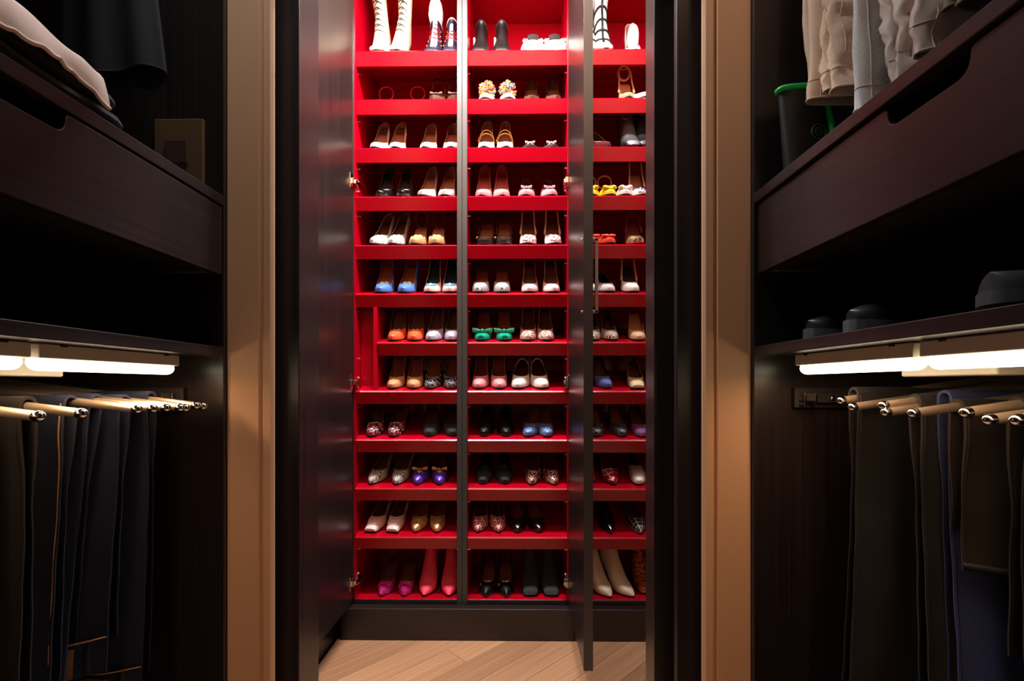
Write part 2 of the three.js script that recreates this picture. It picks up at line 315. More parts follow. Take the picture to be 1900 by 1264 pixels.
  part('case', bx(-0.03, 0.03, -0.045, -0.0005, -0.075, 0.075, 0.003), M.lampbody, dv);
  part('end_plug', bx(-0.015, 0.015, -0.035, -0.01, -0.1, -0.075, 0.003), M.lampbody, dv);
  if (w.s > 0) {   // warm batten under the top board (above the picture)
    const l = thing('batten_lamp', 'warm batten lamp under the top board of the right wardrobe', 'lamp', [X(0.06), 2.6, -0.7]);
    part('housing', bx(-0.015, 0.015, -0.022, -0.0005, -0.25, 0.25, 0.002), M.lampbody, l); part('diffuser', bx(-0.0125, 0.0125, -0.034, -0.021, -0.245, 0.245, 0.005), lens, l);
    const L = new THREE.RectAreaLight(new THREE.Color(...TUBE.c), TUBE.L * 2.2, 0.022, 0.48); L.position.set(X(0.06), 2.56, -0.7); L.rotation.x = -Math.PI / 2; scene.add(L);
  }
  // pull-out trouser rack: slide on the end panel, frame bar and drooping rods
  const rk = thing('trouser_rack', `pull-out trouser rack of pale rods with chrome tips in the ${w.k} wardrobe`, 'trouser rack', [0, 0, 0]);
  part('slide', [BX(w.s > 0 ? 0.075 : 0.075, 0.5, 1.055, 1.095, ZE, ZE + 0.012), BX(0.085, 0.48, 1.065, 1.085, ZE + 0.012, ZE + 0.024)], M.dark, rk, 'dark slide rail on the end panel');
  part('slide_clip', [BX(0.083, 0.108, 1.066, 1.07, ZE + 0.012, ZE + 0.032, 0.001), BX(0.083, 0.087, 1.06, 1.084, ZE + 0.012, ZE + 0.032, 0.001), BX(0.104, 0.108, 1.06, 1.084, ZE + 0.012, ZE + 0.032, 0.001)], M.chrome, rk);
  part('slide_screw', ball(0.005, X(0.14), 1.075, ZE + 0.026), M.chrome, rk);
  part('frame_bar', BX(0.46, 0.48, 1.075, 1.125, ZE + 0.024, -0.3), M.satin, rk);
  const rods = w.s > 0 ? [[0.842, 0.0265, 0.082], [0.814, 0.0366, 0.082], [0.746, 0.031, 0.082], [0.741, 0.041, 0.082], [0.69, 0.0395, 0.082], [0.61, 0.034, 0.082], [0.58, 0.041, 0.082], [0.548, 0.039, 0.082], [0.50, 0.037, 0.082], [0.46, 0.039, 0.082]]
    : [[0.917, 0.040, 0], [0.897, 0.038, 0], [0.868, 0.041, 0], [0.854, 0.04, 0], [0.82, 0.0385, 0], [0.79, 0.0385, 0], [0.757, 0.038, 0], [0.66, 0.039, 0], [0.6, 0.039, 0], [0.54, 0.039, 0]];
  for (const [d, drop, x] of rods) {
    const a = V(X(x + 0.008), EYE - drop, -d), b = V(X(0.465), EYE - drop + 0.055, -d), n = b.clone().sub(a).normalize();
    const m = part('rod', rod(a, b, 0.0068), M.nickel, rk);
    const cap = new THREE.SphereGeometry(0.0074, 14, 10); cap.scale(1.25, 1, 1); cap.translate(a.x - n.x * 0.002, a.y - n.y * 0.002, a.z);
    part('tip', [cap], M.chrome, m);
  }
}
// ---------------------------------------------------------------- clothes
const twill = (c, k, size = 0.02) => { const t = tex(64, 64, (u, v) => { const w = (((u + v) * 16) % 1) < 0.5 ? 1 : 0; const n = noise(u * 32, v * 32, 32, 32, k); const f = 0.8 + 0.25 * w * 0.5 + 0.3 * n; return [c[0] * f, c[1] * f, c[2] * f]; }, [size, size]); return S({ map: t, roughness: 0.92 }); };
const C = {
  navy: twill([20, 32, 62], 1), navy2: twill([19, 28, 52], 2), black: twill([15, 14, 15], 3), char: twill([27, 26, 29], 4), blue: twill([40, 50, 88], 5), brown: twill([32, 25, 23], 6), sky: twill([90, 104, 118], 7),
  taupe: twill([218, 188, 162], 8), grey: twill([206, 202, 198], 9), silver: P({ color: css(206, 190, 176), roughness: 0.38, sheen: 0.6, sheenRoughness: 0.4 }), olive: twill([124, 114, 84], 10), stitch: S({ color: css(168, 128, 86), roughness: 0.8 }),
  cream: twill([226, 200, 190], 11, 0.01), blackknit: twill([30, 30, 33], 12, 0.006),
};
// trousers folded over a rod that runs along x; origin under the rod
function drape(o) {
  const t = thing('hanging_jeans', o.label, 'trousers', [o.x, 0, -o.d], 'trousers on the pull-out racks');
  const n = 26, top = o.top, th = 0.0045;
  const path = (v, off) => {           // v: 0 front hem, 0.5 over the rod, 1 back hem
    const r = 0.0085 + off, la = top - o.bottom, lb = top - (o.bottom2 ?? o.bottom + 0.05);
    if (v < 0.4) { const k = v / 0.4; return [r + 0.012 * (1 - k), o.bottom + la * k]; }
    if (v > 0.6) { const k = (1 - v) / 0.4; return [-r - 0.012 * (1 - k), top - lb + lb * k]; }
    const a = (v - 0.4) / 0.2 * Math.PI; return [r * Math.cos(a), top + r * Math.sin(a)];
  };
  const f = (u, v, off) => {
    const [z, y] = path(v, off), dn = clamp((top - y) / 0.7);
    const lean = (o.lean ?? 0) * dn, wid = o.w * (1 - (o.taper ?? 0.15) * dn);
    const fold = 0.007 * dn * Math.sin(u * 9 + o.ph + dn * 2) + 0.004 * dn * Math.sin(u * 21 + o.ph * 3 + dn * 5) + 0.0008 * Math.sin(dn * 40 + u * 6);
    return V(o.s * (u * wid) + o.s * lean + 0.005 * (Math.sin(dn * 4 + o.ph) - Math.sin(o.ph)), y + 0.004 * Math.sin(u * 7 + o.ph) * dn, z * lerp(1, lerp(0.3, 1, sm(0, 0.22, u) * sm(0, 0.3, 1.02 - u)) * (1 + 0.5 * Math.sin(dn * 3)), sm(0.03, 0.2, dn)) + fold);
  };
  const uvf = (u, v) => [u * o.w, v * 1.2];
  const a = grid(10, n * 2, (u, v) => f(u, v, th), uvf), b = grid(10, n * 2, (u, v) => f(u, 1 - v, 0), uvf);
  const e0 = grid(1, n * 2, (u, v) => f(0, v, u * th), uvf), e1 = grid(1, n * 2, (u, v) => f(1, v, th - u * th), uvf), h0 = grid(10, 1, (u, v) => f(u, 0, v * th), uvf), h1 = grid(10, 1, (u, v) => f(u, 1, v * th), uvf);
  part('leg', [a, b, e0, e1, h0, h1], o.mat, t);
  // side seam along the aisle edge
  const pts = []; for (let i = 0; i <= 14; i++) pts.push(f(0.015, i / 14 * 0.4, th + 0.001)); part('seam', tube(pts, 0.0012, 40, 5), o.seam ?? o.mat, t);
  const pt2 = []; for (let i = 0; i <= 14; i++) pt2.push(f(o.inseam ?? 0.55, i / 14 * 0.4, th + 0.001)); part('seam', tube(pt2, 0.0013, 40, 5), o.seam ?? o.mat, t);
  if (o.hem) { const q = []; for (let i = 0; i <= 10; i++) q.push(f(i / 10, 0.012, th + 0.0012)); part('hem', tube(q, 0.004, 20, 6), o.mat, t); }
  if (o.waist) {
    const y = o.waist, g = grid(10, 6, (u, v) => { const q = f(u, v * 0.05, th + 0.005); return q; }, uvf); part('waistband', g, o.mat, t);
    for (const u of [0.1, 0.5, 0.9]) part('belt_loop', tube([f(u, 0.002, th + 0.007), f(u, 0.025, th + 0.01), f(u, 0.052, th + 0.006)], 0.0045, 8, 6), o.mat, t);
    part('stitching', tube([0, 0.2, 0.4, 0.6, 0.8, 1].map((u) => f(u, 0.053, th + 0.006)), 0.0013, 20, 5), C.stitch, t);
    part('leather_patch', grid(4, 3, (u, v) => f(0.16 + u * 0.24, 0.004 + v * 0.042, th + 0.0075)), S({ color: css(120, 96, 70), roughness: 0.7 }), t, 'tan leather patch');
    part('pocket', grid(5, 6, (u, v) => f(0.25 + u * 0.5, 0.085 + v * 0.16, th + 0.003), uvf), o.mat, t, 'back pocket');
  }
  return t;
}
for (const o of [
  { s: 1, x: 0.585, d: 0.842, mat: C.black, w: 0.24, bottom: 0.42, top: 1.084, ph: 0.5, lean: -0.015, label: 'black trousers on the rack, farthest at the right end panel', seam: C.char },
  { s: 1, x: 0.61, d: 0.744, mat: C.char, w: 0.22, bottom: 0.50, top: 1.074, ph: 2.1, lean: 0.04, label: 'charcoal trousers slanting down on the right rack beside the black ones' },
  { s: 1, x: 0.63, d: 0.715, mat: C.blue, w: 0.16, bottom: 0.40, top: 1.08, ph: 4, lean: 0.02, label: 'muted blue trousers showing below the cuffed pair on the right rack' },
  { s: 1, x: 0.625, d: 0.69, mat: C.brown, w: 0.2, bottom: 0.84, top: 1.068, ph: 1.2, lean: 0.0, hem: true, label: 'dark brown trousers with a turned cuff, right rack' },
  { s: 1, x: 0.63, d: 0.612, mat: C.black, w: 0.24, bottom: 0.70, top: 1.073, ph: 3.1, lean: 0.02, label: 'black trousers in the middle of the right rack' },
  { s: 1, x: 0.64, d: 0.574, mat: C.char, w: 0.2, bottom: 0.885, top: 1.067, ph: 5.1, lean: -0.01, hem: true, label: 'short-folded dark grey trousers nearest on the right rack' },
  { s: 1, x: 0.645, d: 0.54, mat: C.sky, w: 0.2, bottom: 0.5, top: 1.069, ph: 0.1, lean: 0, label: 'pale blue trousers at the right picture edge' },
  { s: -1, x: -0.69, d: 0.897, mat: C.navy2, w: 0.26, bottom: 0.5, top: 1.076, ph: 0.3, lean: 0.01, waist: 1, label: 'dark navy jeans farthest on the left rack', seam: C.navy },
  { s: -1, x: -0.69, d: 0.836, mat: C.navy, w: 0.25, bottom: 0.60, top: 1.071, ph: 1.9, lean: 0.02, waist: 1, label: 'navy jeans with leather patch and stitched waistband, left rack' },
  { s: -1, x: -0.70, d: 0.79, mat: C.navy, w: 0.24, bottom: 0.44, top: 1.073, ph: 2.9, lean: 0.07, label: 'blue jeans slanting behind the black trousers, left rack', inseam: 0.3 },
  { s: -1, x: -0.70, d: 0.745, mat: C.navy2, w: 0.22, bottom: 0.42, top: 1.072, ph: 4.4, lean: 0.06, label: 'dark jeans with pale inseam stitching, left rack', seam: C.stitch, inseam: 0.25 },
  { s: -1, x: -0.68, d: 0.66, mat: C.black, w: 0.26, bottom: 0.40, top: 1.072, ph: 0.9, lean: 0.0, label: 'black trousers over the single short-tipped rod, left rack' },
  { s: -1, x: -0.69, d: 0.6, mat: C.brown, w: 0.24, bottom: 0.6, top: 1.073, ph: 5.6, lean: 0.01, label: 'dark brown trousers at the left picture edge' },
]) drape(o);
// trousers hung from the upper right rail by their waistbands, hems towards the counter
function hung(o) {
  const t = thing('hanging_trousers', o.label, 'trousers', [o.x, o.hem, -o.d], 'trousers hung above the right counter');
  const H = 2.22 - o.hem;
  const leg = (dx, dz, w, th, ph, hem = 0) => {
    const at = (u, v, in_ = 0) => {          // flat tube with rounded edges, u round the leg, v from hem to waist
      const a = u * Math.PI * 2, c = Math.cos(a), s = Math.sin(a), hw = w / 2 - in_, t = (th - in_) * (1 + 0.07 * Math.sin(v * 31 + ph));
      const n = o.crease ? 0.009 * (noise(u * 9 + 3, v * 34 + ph * 5, 9, 640, 21) - 0.5) + 0.006 * (noise(u * 20, v * 80 + ph * 7, 20, 640, 22) - 0.5) : 0.0035 * (noise(u * 8, v * 22 + ph * 3, 8, 640, 23) - 0.5);
      return V(dx + w / 2 + hw * Math.sign(c) * Math.abs(c) ** 0.34 + 0.006 * Math.sin(v * 5 + ph) + n * 0.7, hem + v * (H - hem), dz + t * Math.sign(s) * Math.abs(s) ** 0.75 + 0.006 * Math.sin(v * 7 + ph) + n);
    };
    const m = part('leg', [grid(48, 70, (u, v) => at(u, v), (u, v) => [u * w * 2, v * H]), grid(48, 12, (u, v) => at(1 - u, v * 0.16, 0.003), (u, v) => [u * w * 2, v * H])], o.mat, t);
    const ring = (y, r) => { const q = []; for (let i = 0; i < 48; i++) q.push(at(i / 48, y)); return tube(q, r, 96, 5, true); };
    part('hem', [ring(0.001, 0.002), ring(0.055, 0.0011)], o.mat, m);
    const q = []; for (let i = 0; i <= 30; i++) q.push(at(0.36, i / 30)); part('side_seam', tube(q, 0.0009, 60, 5), o.mat, m);
  };
  leg(0, 0, o.w, o.th ?? 0.0125, o.ph, 0); leg(0.02, -0.0275, o.w, o.th ?? 0.0125, o.ph + 2, o.short ?? 0.02);
  part('waistband', bx(0, o.w + 0.02, H, H + 0.04, -0.04, 0.013, 0.008), o.mat, t);
  const hx = 0.778 - o.x; part('hanger', [tube([V(hx, H + 0.03, -0.012), V(hx, H + 0.08, -0.012), V(hx + 0.014, H + 0.1, -0.012), V(hx, 2.315 - o.hem, -0.012), V(hx - 0.013, 2.30 - o.hem, -0.012)], 0.002, 20, 6), bx(0.02, o.w, H + 0.03, H + 0.045, -0.016, -0.008)], M.chrome, t);
}
for (const o of [
  { x: 0.53, d: 0.89, hem: 1.623, w: 0.24, mat: C.taupe, ph: 0.4, label: 'straight taupe trousers with pale edge, farthest on the upper right', th: 0.0125 },
  { x: 0.53, d: 0.826, hem: 1.603, w: 0.24, mat: C.taupe, ph: 2.2, crease: 1, th: 0.0125, label: 'taupe trousers with seamed leg, second from the end panel, upper right' },
  { x: 0.532, d: 0.752, hem: 1.525, w: 0.22, mat: C.grey, ph: 3.3, label: 'plain grey trousers reaching the right counter' },
  { x: 0.53, d: 0.69, hem: 1.532, w: 0.23, mat: C.silver, ph: 1.1, crease: 1, th: 0.0125, label: 'shiny crumpled silver-brown trousers, second from the near end' , short: 0.01 },
  { x: 0.53, d: 0.632, hem: 1.536, w: 0.22, mat: C.silver, ph: 4.9, crease: 1, th: 0.0125, label: 'shiny silver-brown trousers beside the olive ones, upper right' },
  { x: 0.53, d: 0.585, hem: 1.56, w: 0.2, mat: C.olive, ph: 2.8, label: 'olive khaki trousers nearest on the upper right rail' },
]) hung(o);
{ // black pouch with green edge standing on the right counter
  const t = thing('pouch', 'black pouch with bright green edging and round emblem on the right counter', 'pouch', [0.56, 1.488, -0.925]);
  t.rotation.set(0, 0.1, 0.12);
  const body = grid(28, 14, (u, v) => { const a = u * Math.PI * 2, w = 0.048 * (1 - 0.12 * v), d = 0.017 * (1 - 0.35 * v) * (v < 0.04 ? 0.8 : 1); const c = Math.cos(a), s = Math.sin(a); return V(w * Math.sign(c) * Math.abs(c) ** 0.6, v * 0.178, d * Math.sign(s) * Math.abs(s) ** 0.7); });
  part('body', body, S({ color: css(30, 31, 31), roughness: 0.55 }), t);
  const green = S({ color: css(16, 190, 86), roughness: 0.5 });
  const ring = []; for (let i = 0; i < 28; i++) { const a = i / 28 * Math.PI * 2, c = Math.cos(a), s = Math.sin(a); ring.push(V(0.0425 * Math.sign(c) * Math.abs(c) ** 0.6, 0.179, 0.0115 * Math.sign(s) * Math.abs(s) ** 0.7)); }
  part('rim', tube(ring, 0.0055, 56, 6, true), green, t, 'bright green rim');
  part('edging', tube([V(0.042, 0.17, 0.008), V(0.046, 0.13, 0.01), V(0.048, 0.08, 0.011), V(0.048, 0.01, 0.012)], 0.0062, 20, 6), green, t, 'green side edging');
  const e = S({ color: css(40, 84, 60), roughness: 0.5 });
  const r1 = new THREE.TorusGeometry(0.014, 0.0012, 6, 28); r1.translate(0.016, 0.088, 0.0165); const r2 = new THREE.TorusGeometry(0.0075, 0.0012, 6, 20); r2.translate(0.016, 0.088, 0.0165);
  const dia = new THREE.TorusGeometry(0.0045, 0.0012, 4, 4); dia.translate(0.016, 0.088, 0.0165);
  part('emblem', [r1, r2, dia], e, t, 'round embossed emblem');
}
{ // folded purple cloth on the right counter
  const t = thing('folded_cloth', 'small purple folded cloth on the counter under the olive trousers', 'cloth', [0.585, 1.488, -0.555]);
  const m = S({ color: css(74, 48, 104), roughness: 0.9 });
  for (let i = 0; i < 3; i++) part('fold', bx(-0.05 + i * 0.002, 0.07 - i * 0.002, i * 0.013, i * 0.013 + 0.0125, -0.03 + i * 0.001, 0.03, 0.006), m, t);
  const k = thing('folded_garment', 'dark folded garment behind the purple cloth on the right counter', 'garment', [0.66, 1.488, -0.50]);
  for (let i = 0; i < 4; i++) part('fold', bx(-0.06, 0.12, i * 0.02, i * 0.02 + 0.0195, -0.08 + i * 0.002, 0.08, 0.009), C.black, k);
}
{ // folded clothes on the left counter
  const b = thing('folded_sweater', 'black folded sweater on the left counter under the pinkish cloth', 'sweater', [-0.72, 1.488, -0.56]);
  for (let i = 0; i < 2; i++) part('fold', grid(20, 30, (u, v) => { const a = u * Math.PI * 2, c = Math.cos(a), s = Math.sin(a); const k = Math.min(1, Math.sin(Math.PI * clamp(v, 0.001, 0.999)) * 6) ** 0.5; return V(0.105 * Math.sign(c) * Math.abs(c) ** 0.5 * lerp(0.8, 1, k), 0.0165 + i * 0.026 + 0.0155 * Math.sign(s) * Math.abs(s) ** 0.6 * k + 0.002 * Math.sin(v * 14 + i), (v - 0.5) * (0.40 - i * 0.03)); }), C.blackknit, b);
  const p = thing('lace_garment', 'pinkish cream garment with scalloped edge draped over the black sweater', 'garment', [-0.72, 1.549, -0.56]);
  const f = (u, v, o) => {                     // u: from the back over the aisle edge and down, v: along the counter (0 near, 1 far)
    const k = Math.min(u / 0.7, 1), h = clamp((u - 0.7) / 0.3), far = sm(0.9, 1, v), w = Math.sin(v * 19 + 0.6);
    const x = -0.1 + k * 0.2 + 0.012 * Math.sin(h * Math.PI / 2) + 0.007 * w * h, drop = 0.018 + 0.026 * sm(0.2, 0.9, v) + 0.007 * Math.sin(v * 13) + 0.0035 * Math.abs(Math.sin(v * 40));
    return V(x, 0.02 + o + 0.005 * Math.sin(v * 17 + u * 4) * (1 - h) - h * drop - far * 0.012, 0.2 - v * 0.352 - 0.008 * Math.sin(u * 5));
  };
  part('cloth', [grid(16, 60, (u, v) => f(u, v, 0.004)), grid(16, 60, (u, v) => f(u, 1 - v, 0)), grid(1, 60, (u, v) => f(1, v, (1 - u) * 0.004)), grid(16, 1, (u, v) => f(u, 1, (1 - v) * 0.004))], C.cream, p);
  const rim = []; for (let i = 0; i <= 70; i++) rim.push(f(1, i / 70, 0.002)); part('scalloped_edge', tube(rim, 0.0028, 210, 6), C.cream, p);
  part('collar', [grid(12, 16, (u, v) => V(-0.06 + u * 0.14 + 0.006 * Math.sin(v * 8), 0.034 + 0.022 * Math.sin(u * Math.PI) * (0.6 + 0.4 * Math.sin(v * Math.PI)), 0.16 - v * 0.14))], C.cream, p);
}
{ // wall plate on the left end panel
  const t = thing('wall_plate', 'square bronze wall plate with a dark square button, left end panel', 'wall plate', [-0.688, 1.575, ZE + 0.0005]);
  part('plate', bx(-0.05, 0.05, -0.07, 0.066, 0, 0.009, 0.002), M.switch, t);
  part('button', bx(-0.026, 0.02, -0.026, 0.022, 0.009, 0.0125, 0.0015), M.switchdark, t, 'dark square button');
}
for (const [x, z, w, hem, ph, lab] of [[-0.86, -0.925, 0.2, 1.70, 0.4, 'black hanging garment with pale wavy hem beside the left end panel'], [-0.84, -0.80, 0.2, 1.80, 2.4, 'black hanging garment with shorter hem in front of the other, upper left']]) {
  const t = thing('hanging_dress', lab, 'garment', [x, hem, z], 'dark garments hung above the left counter');
  const H = 2.18 - hem, f = (u, v) => { const a = u * Math.PI * 2, ww = lerp(1.05, 0.7, v); return V(w * ww * (0.5 * Math.cos(a) + 0.35), v * H + 0.012 * Math.sin(a * 2 + ph) * (1 - v), 0.022 * Math.sin(a) * (1 + 0.25 * Math.cos(7 * a + ph) * (1 - v))); };
  part('skirt', grid(60, 20, f), C.black, t);
  const q = []; for (let i = 0; i < 60; i++) q.push(f(i / 60, 0.002)); part('hem', tube(q, 0.0018, 120, 5, true), C.brown, t, 'paler hem');
  part('hanger', [tube([V(-0.901 - x - 0.08, H - 0.01, 0), V(-0.901 - x, H + 0.05, 0), V(-0.901 - x + 0.08, H - 0.01, 0)], 0.004, 16, 6), tube([V(-0.901 - x, H + 0.05, 0), V(-0.901 - x + 0.015, H + 0.1, 0), V(-0.901 - x, 2.316 - hem, 0), V(-0.901 - x - 0.014, 2.30 - hem, 0)], 0.002, 16, 6)], M.chrome, t);
}
// ---------------------------------------------------------------- shoes
// colour patterns, one tile = 0.1 m
const T1 = [0.1, 0.1];
const dist = (u, v, x, y) => { let a = Math.abs(u - x), b = Math.abs(v - y); a = Math.min(a, 1 - a); b = Math.min(b, 1 - b); return Math.hypot(a, b); };
const cells = (n, s) => { const o = []; for (let i = 0; i < n; i++) for (let j = 0; j < n; j++) o.push([(i + 0.5 + 0.7 * (hash(i, j, s) - 0.5)) / n, (j + 0.5 + 0.7 * (hash(j, i, s + 9) - 0.5)) / n, hash(i + 31, j, s)]); return o; };
const near2 = (L, u, v) => { let a = 9, b = 9, k = null; for (const c of L) { const d = dist(u, v, c[0], c[1]); if (d < a) { b = a; a = d; k = c; } else if (d < b) b = d; } return [a, b, k]; };
const pat = {};
function pattern(name, f, o = {}) { pat[name] = P({ map: tex(128, 128, f, o.size ?? T1), roughness: o.r ?? 0.45, metalness: o.m ?? 0, clearcoat: o.cc ?? 0, clearcoatRoughness: 0.1 }); }
{
  const A = cells(7, 3), B = cells(12, 5), D = cells(9, 8), G = cells(22, 11), K = cells(5, 17);
  pattern('leopard', (u, v) => { const [d, e, c] = near2(D, u, v), r = d + 0.012 * noise(u * 30, v * 30, 30, 30, 4); return r < 0.024 ? [150, 96, 80] : r < 0.045 && noise(u * 26, v * 26, 26, 26, 6) > 0.3 ? [44, 22, 22] : [232, 190, 180]; });
  pattern('leopardDark', (u, v) => { const [d] = near2(A, u, v), r = d + 0.02 * noise(u * 24, v * 24, 24, 24, 4); return r < 0.03 ? [150, 66, 26] : r < 0.062 && noise(u * 18, v * 18, 18, 18, 6) > 0.32 ? [26, 12, 10] : [196, 92, 40]; });
  pattern('zebra', (u, v) => { const n = noise(u * 8, v * 8, 8, 8, 2); return ((u * 16 + v * 6 + n * 2.2) % 1 + 1) % 1 < 0.5 ? [242, 238, 232] : [18, 16, 18]; });
  pattern('stripes', (u, v) => (v * 16 + 0.6 * Math.sin(u * 6.283)) % 1 < 0.5 ? [240, 240, 244] : [44, 42, 62], { r: 0.3 });
  pattern('stripesDark', (u, v) => (v * 9) % 1 < 0.55 ? [238, 214, 196] : [40, 24, 36]);
  pattern('dots', (u, v) => { const [d, e] = near2(A, u, v); return e - d > 0.03 && d < 0.07 ? (d > 0.05 ? [120, 10, 30] : [190, 24, 50]) : [250, 214, 210]; });
  pattern('sequinBlack', (u, v) => { const [d, , c] = near2(G, u, v); const k = c[2]; return k > 0.66 ? [225, 222, 226] : k > 0.4 ? [96, 94, 104] : [22, 20, 26]; }, { r: 0.25, m: 0.6 });
  pattern('glitterLavender', (u, v) => { const c = near2(G, u, v)[2][2]; return [170 + 60 * c, 164 + 62 * c, 186 + 60 * c]; }, { r: 0.4, m: 0.35 });
  pattern('glitterBlue', (u, v) => { const c = near2(G, u, v)[2][2]; return [66 + 90 * c, 92 + 100 * c, 160 + 80 * c]; }, { r: 0.35, m: 0.35 });
  pattern('glitterDark', (u, v) => { const c = near2(G, u, v)[2][2]; return c > 0.85 ? [170, 172, 178] : [44 + 40 * c, 46 + 40 * c, 54 + 40 * c]; }, { r: 0.4, m: 0.3 });
  pattern('glitterGold', (u, v) => { const c = near2(G, u, v)[2][2]; return [200 + 55 * c, 150 + 70 * c, 84 + 80 * c]; }, { r: 0.3, m: 0.55 });
  pattern('glitterPurple', (u, v) => { const c = near2(G, u, v)[2][2]; return [78 + 50 * c, 40 + 50 * c, 170 + 60 * c]; }, { r: 0.35, m: 0.3 });
  pattern('floral', (u, v) => { const [d, , c] = near2(A, u, v); if (d < 0.016) return [250, 236, 214]; if (d < 0.052) return c[2] > 0.45 ? [228, 40, 96] : c[2] > 0.2 ? [214, 120, 140] : [236, 214, 196]; return noise(u * 16, v * 16, 16, 16, 3) > 0.5 ? [46, 62, 54] : [30, 34, 40]; });
  pattern('floralWhite', (u, v) => { const [d, , c] = near2(K, u, v); if (d < 0.07 && c[2] > 0.3) return d < 0.02 ? [60, 20, 40] : d < 0.045 ? [226, 70, 110] : [30, 60, 60]; return [246, 242, 240]; });
  pattern('lace', (u, v) => { const [d, e] = near2(B, u, v); return e - d < 0.014 ? [120, 118, 126] : d < 0.014 ? [150, 146, 150] : [244, 242, 240]; });
  pattern('snake', (u, v) => { const [d, e] = near2(B, u, v); return e - d < 0.012 ? [200, 170, 130] : noise(u * 7, v * 7, 7, 7, 3) > 0.52 ? [66, 52, 40] : [168, 140, 104]; });
  pattern('jewels', (u, v) => { const [d, e, c] = near2(G.filter((q, i) => i % 2), u, v); return e - d < 0.006 ? [60, 40, 34] : c[2] > 0.7 ? [255, 236, 222] : c[2] > 0.4 ? [206, 120, 100] : [120, 52, 44]; }, { r: 0.2, m: 0.3 });
  pattern('plaid', (u, v) => { const a = (u * 5) % 1 < 0.14, b = (v * 5) % 1 < 0.14; return a || b ? [226, 224, 222] : [28, 26, 30]; });
  pattern('dotsFine', (u, v) => { const [d] = near2(B, u, v); return d < 0.016 ? [60, 60, 70] : [240, 238, 240]; }, { r: 0.3 });
  pattern('iris', (u, v) => { const n = noise(u * 6, v * 6, 6, 6, 3); return mix3([226, 90, 150], [150, 160, 240], n); }, { r: 0.2, m: 0.5 });
  pattern('redleaf', (u, v) => { const a = Math.abs(u - 0.5), y = (v * 3) % 1; return a < 0.035 || (Math.abs(a * 1.6 + 0.1 - y) < 0.1 && a < 0.32) ? [250, 232, 228] : [176, 20, 40]; }, { size: [0.07, 0.1] });
  pattern('magenta', (u, v) => { const n = noise(u * 10, v * 10, 10, 10, 3); return mix3([196, 22, 120], [238, 84, 168], n); }, { r: 0.16, m: 0.55 });
  pattern('cork', (u, v) => mix3([150, 112, 70], [206, 170, 122], noise(u * 50, v * 50, 50, 50, 3)));
}
const leather = (r, g, b, o = {}) => P({ color: css(r, g, b), roughness: o.r ?? 0.42, metalness: o.m ?? 0, clearcoat: o.cc ?? 0, clearcoatRoughness: 0.06, sheen: o.sheen ?? 0 });
const K = {
  black: leather(20, 19, 20, { r: 0.38 }), suede: leather(42, 46, 46, { r: 0.92 }), patent: leather(14, 13, 15, { r: 0.25, cc: 1 }), white: leather(242, 238, 234), cream: leather(224, 206, 182), tan: leather(206, 146, 104), nude: leather(222, 176, 146),
  brown: leather(84, 54, 42), burgundy: leather(104, 40, 42), pink: leather(236, 150, 158), palepink: leather(244, 206, 206), hotpink: leather(236, 62, 92, { r: 0.6 }), coral: leather(240, 84, 66), orange: leather(248, 98, 56, { r: 0.34, cc: 0.5 }), green: leather(14, 160, 126, { r: 0.28, cc: 0.6 }),
  teal: leather(18, 86, 96), blue: leather(78, 122, 206), lightblue: leather(120, 160, 226, { r: 0.3, cc: 0.4 }), navy: leather(16, 18, 42), yellow: leather(244, 226, 60), gold: leather(214, 166, 92, { m: 0.9, r: 0.28 }), silver: leather(196, 196, 202, { m: 0.9, r: 0.25 }), red: leather(206, 22, 38),
  pewter: leather(120, 122, 126, { m: 0.7, r: 0.36 }), denim: leather(96, 106, 176, { r: 0.8 }), grey: leather(186, 180, 176), golden: leather(240, 218, 172, { r: 0.3, cc: 0.4 }), lavender: leather(190, 182, 206), bluegrey: leather(76, 110, 190, { r: 0.5 }),
  lin: leather(164, 112, 86, { r: 0.6 }), lindark: leather(34, 28, 28, { r: 0.6 }), linpink: leather(180, 92, 94, { r: 0.6 }), linteal: leather(22, 52, 58, { r: 0.6 }), linbrown: leather(110, 70, 50, { r: 0.6 }), lincream: leather(226, 206, 184, { r: 0.6 }), linorange: leather(160, 94, 52, { r: 0.6 }),
  sole: leather(60, 44, 36, { r: 0.6 }), soleBlack: leather(18, 16, 16, { r: 0.6 }), soleTan: leather(188, 150, 112, { r: 0.6 }), soleWhite: leather(240, 238, 234, { r: 0.6 }), paper: S({ color: css(246, 244, 240), roughness: 0.95 }), crystal: P({ color: css(240, 240, 246), roughness: 0.08, metalness: 0.5 }), gem: P({ color: css(40, 150, 214), roughness: 0.1, metalness: 0.3, clearcoat: 1 }),
};
const toeExp = { point: 0.95, almond: 0.68, round: 0.5, square: 0.5 };
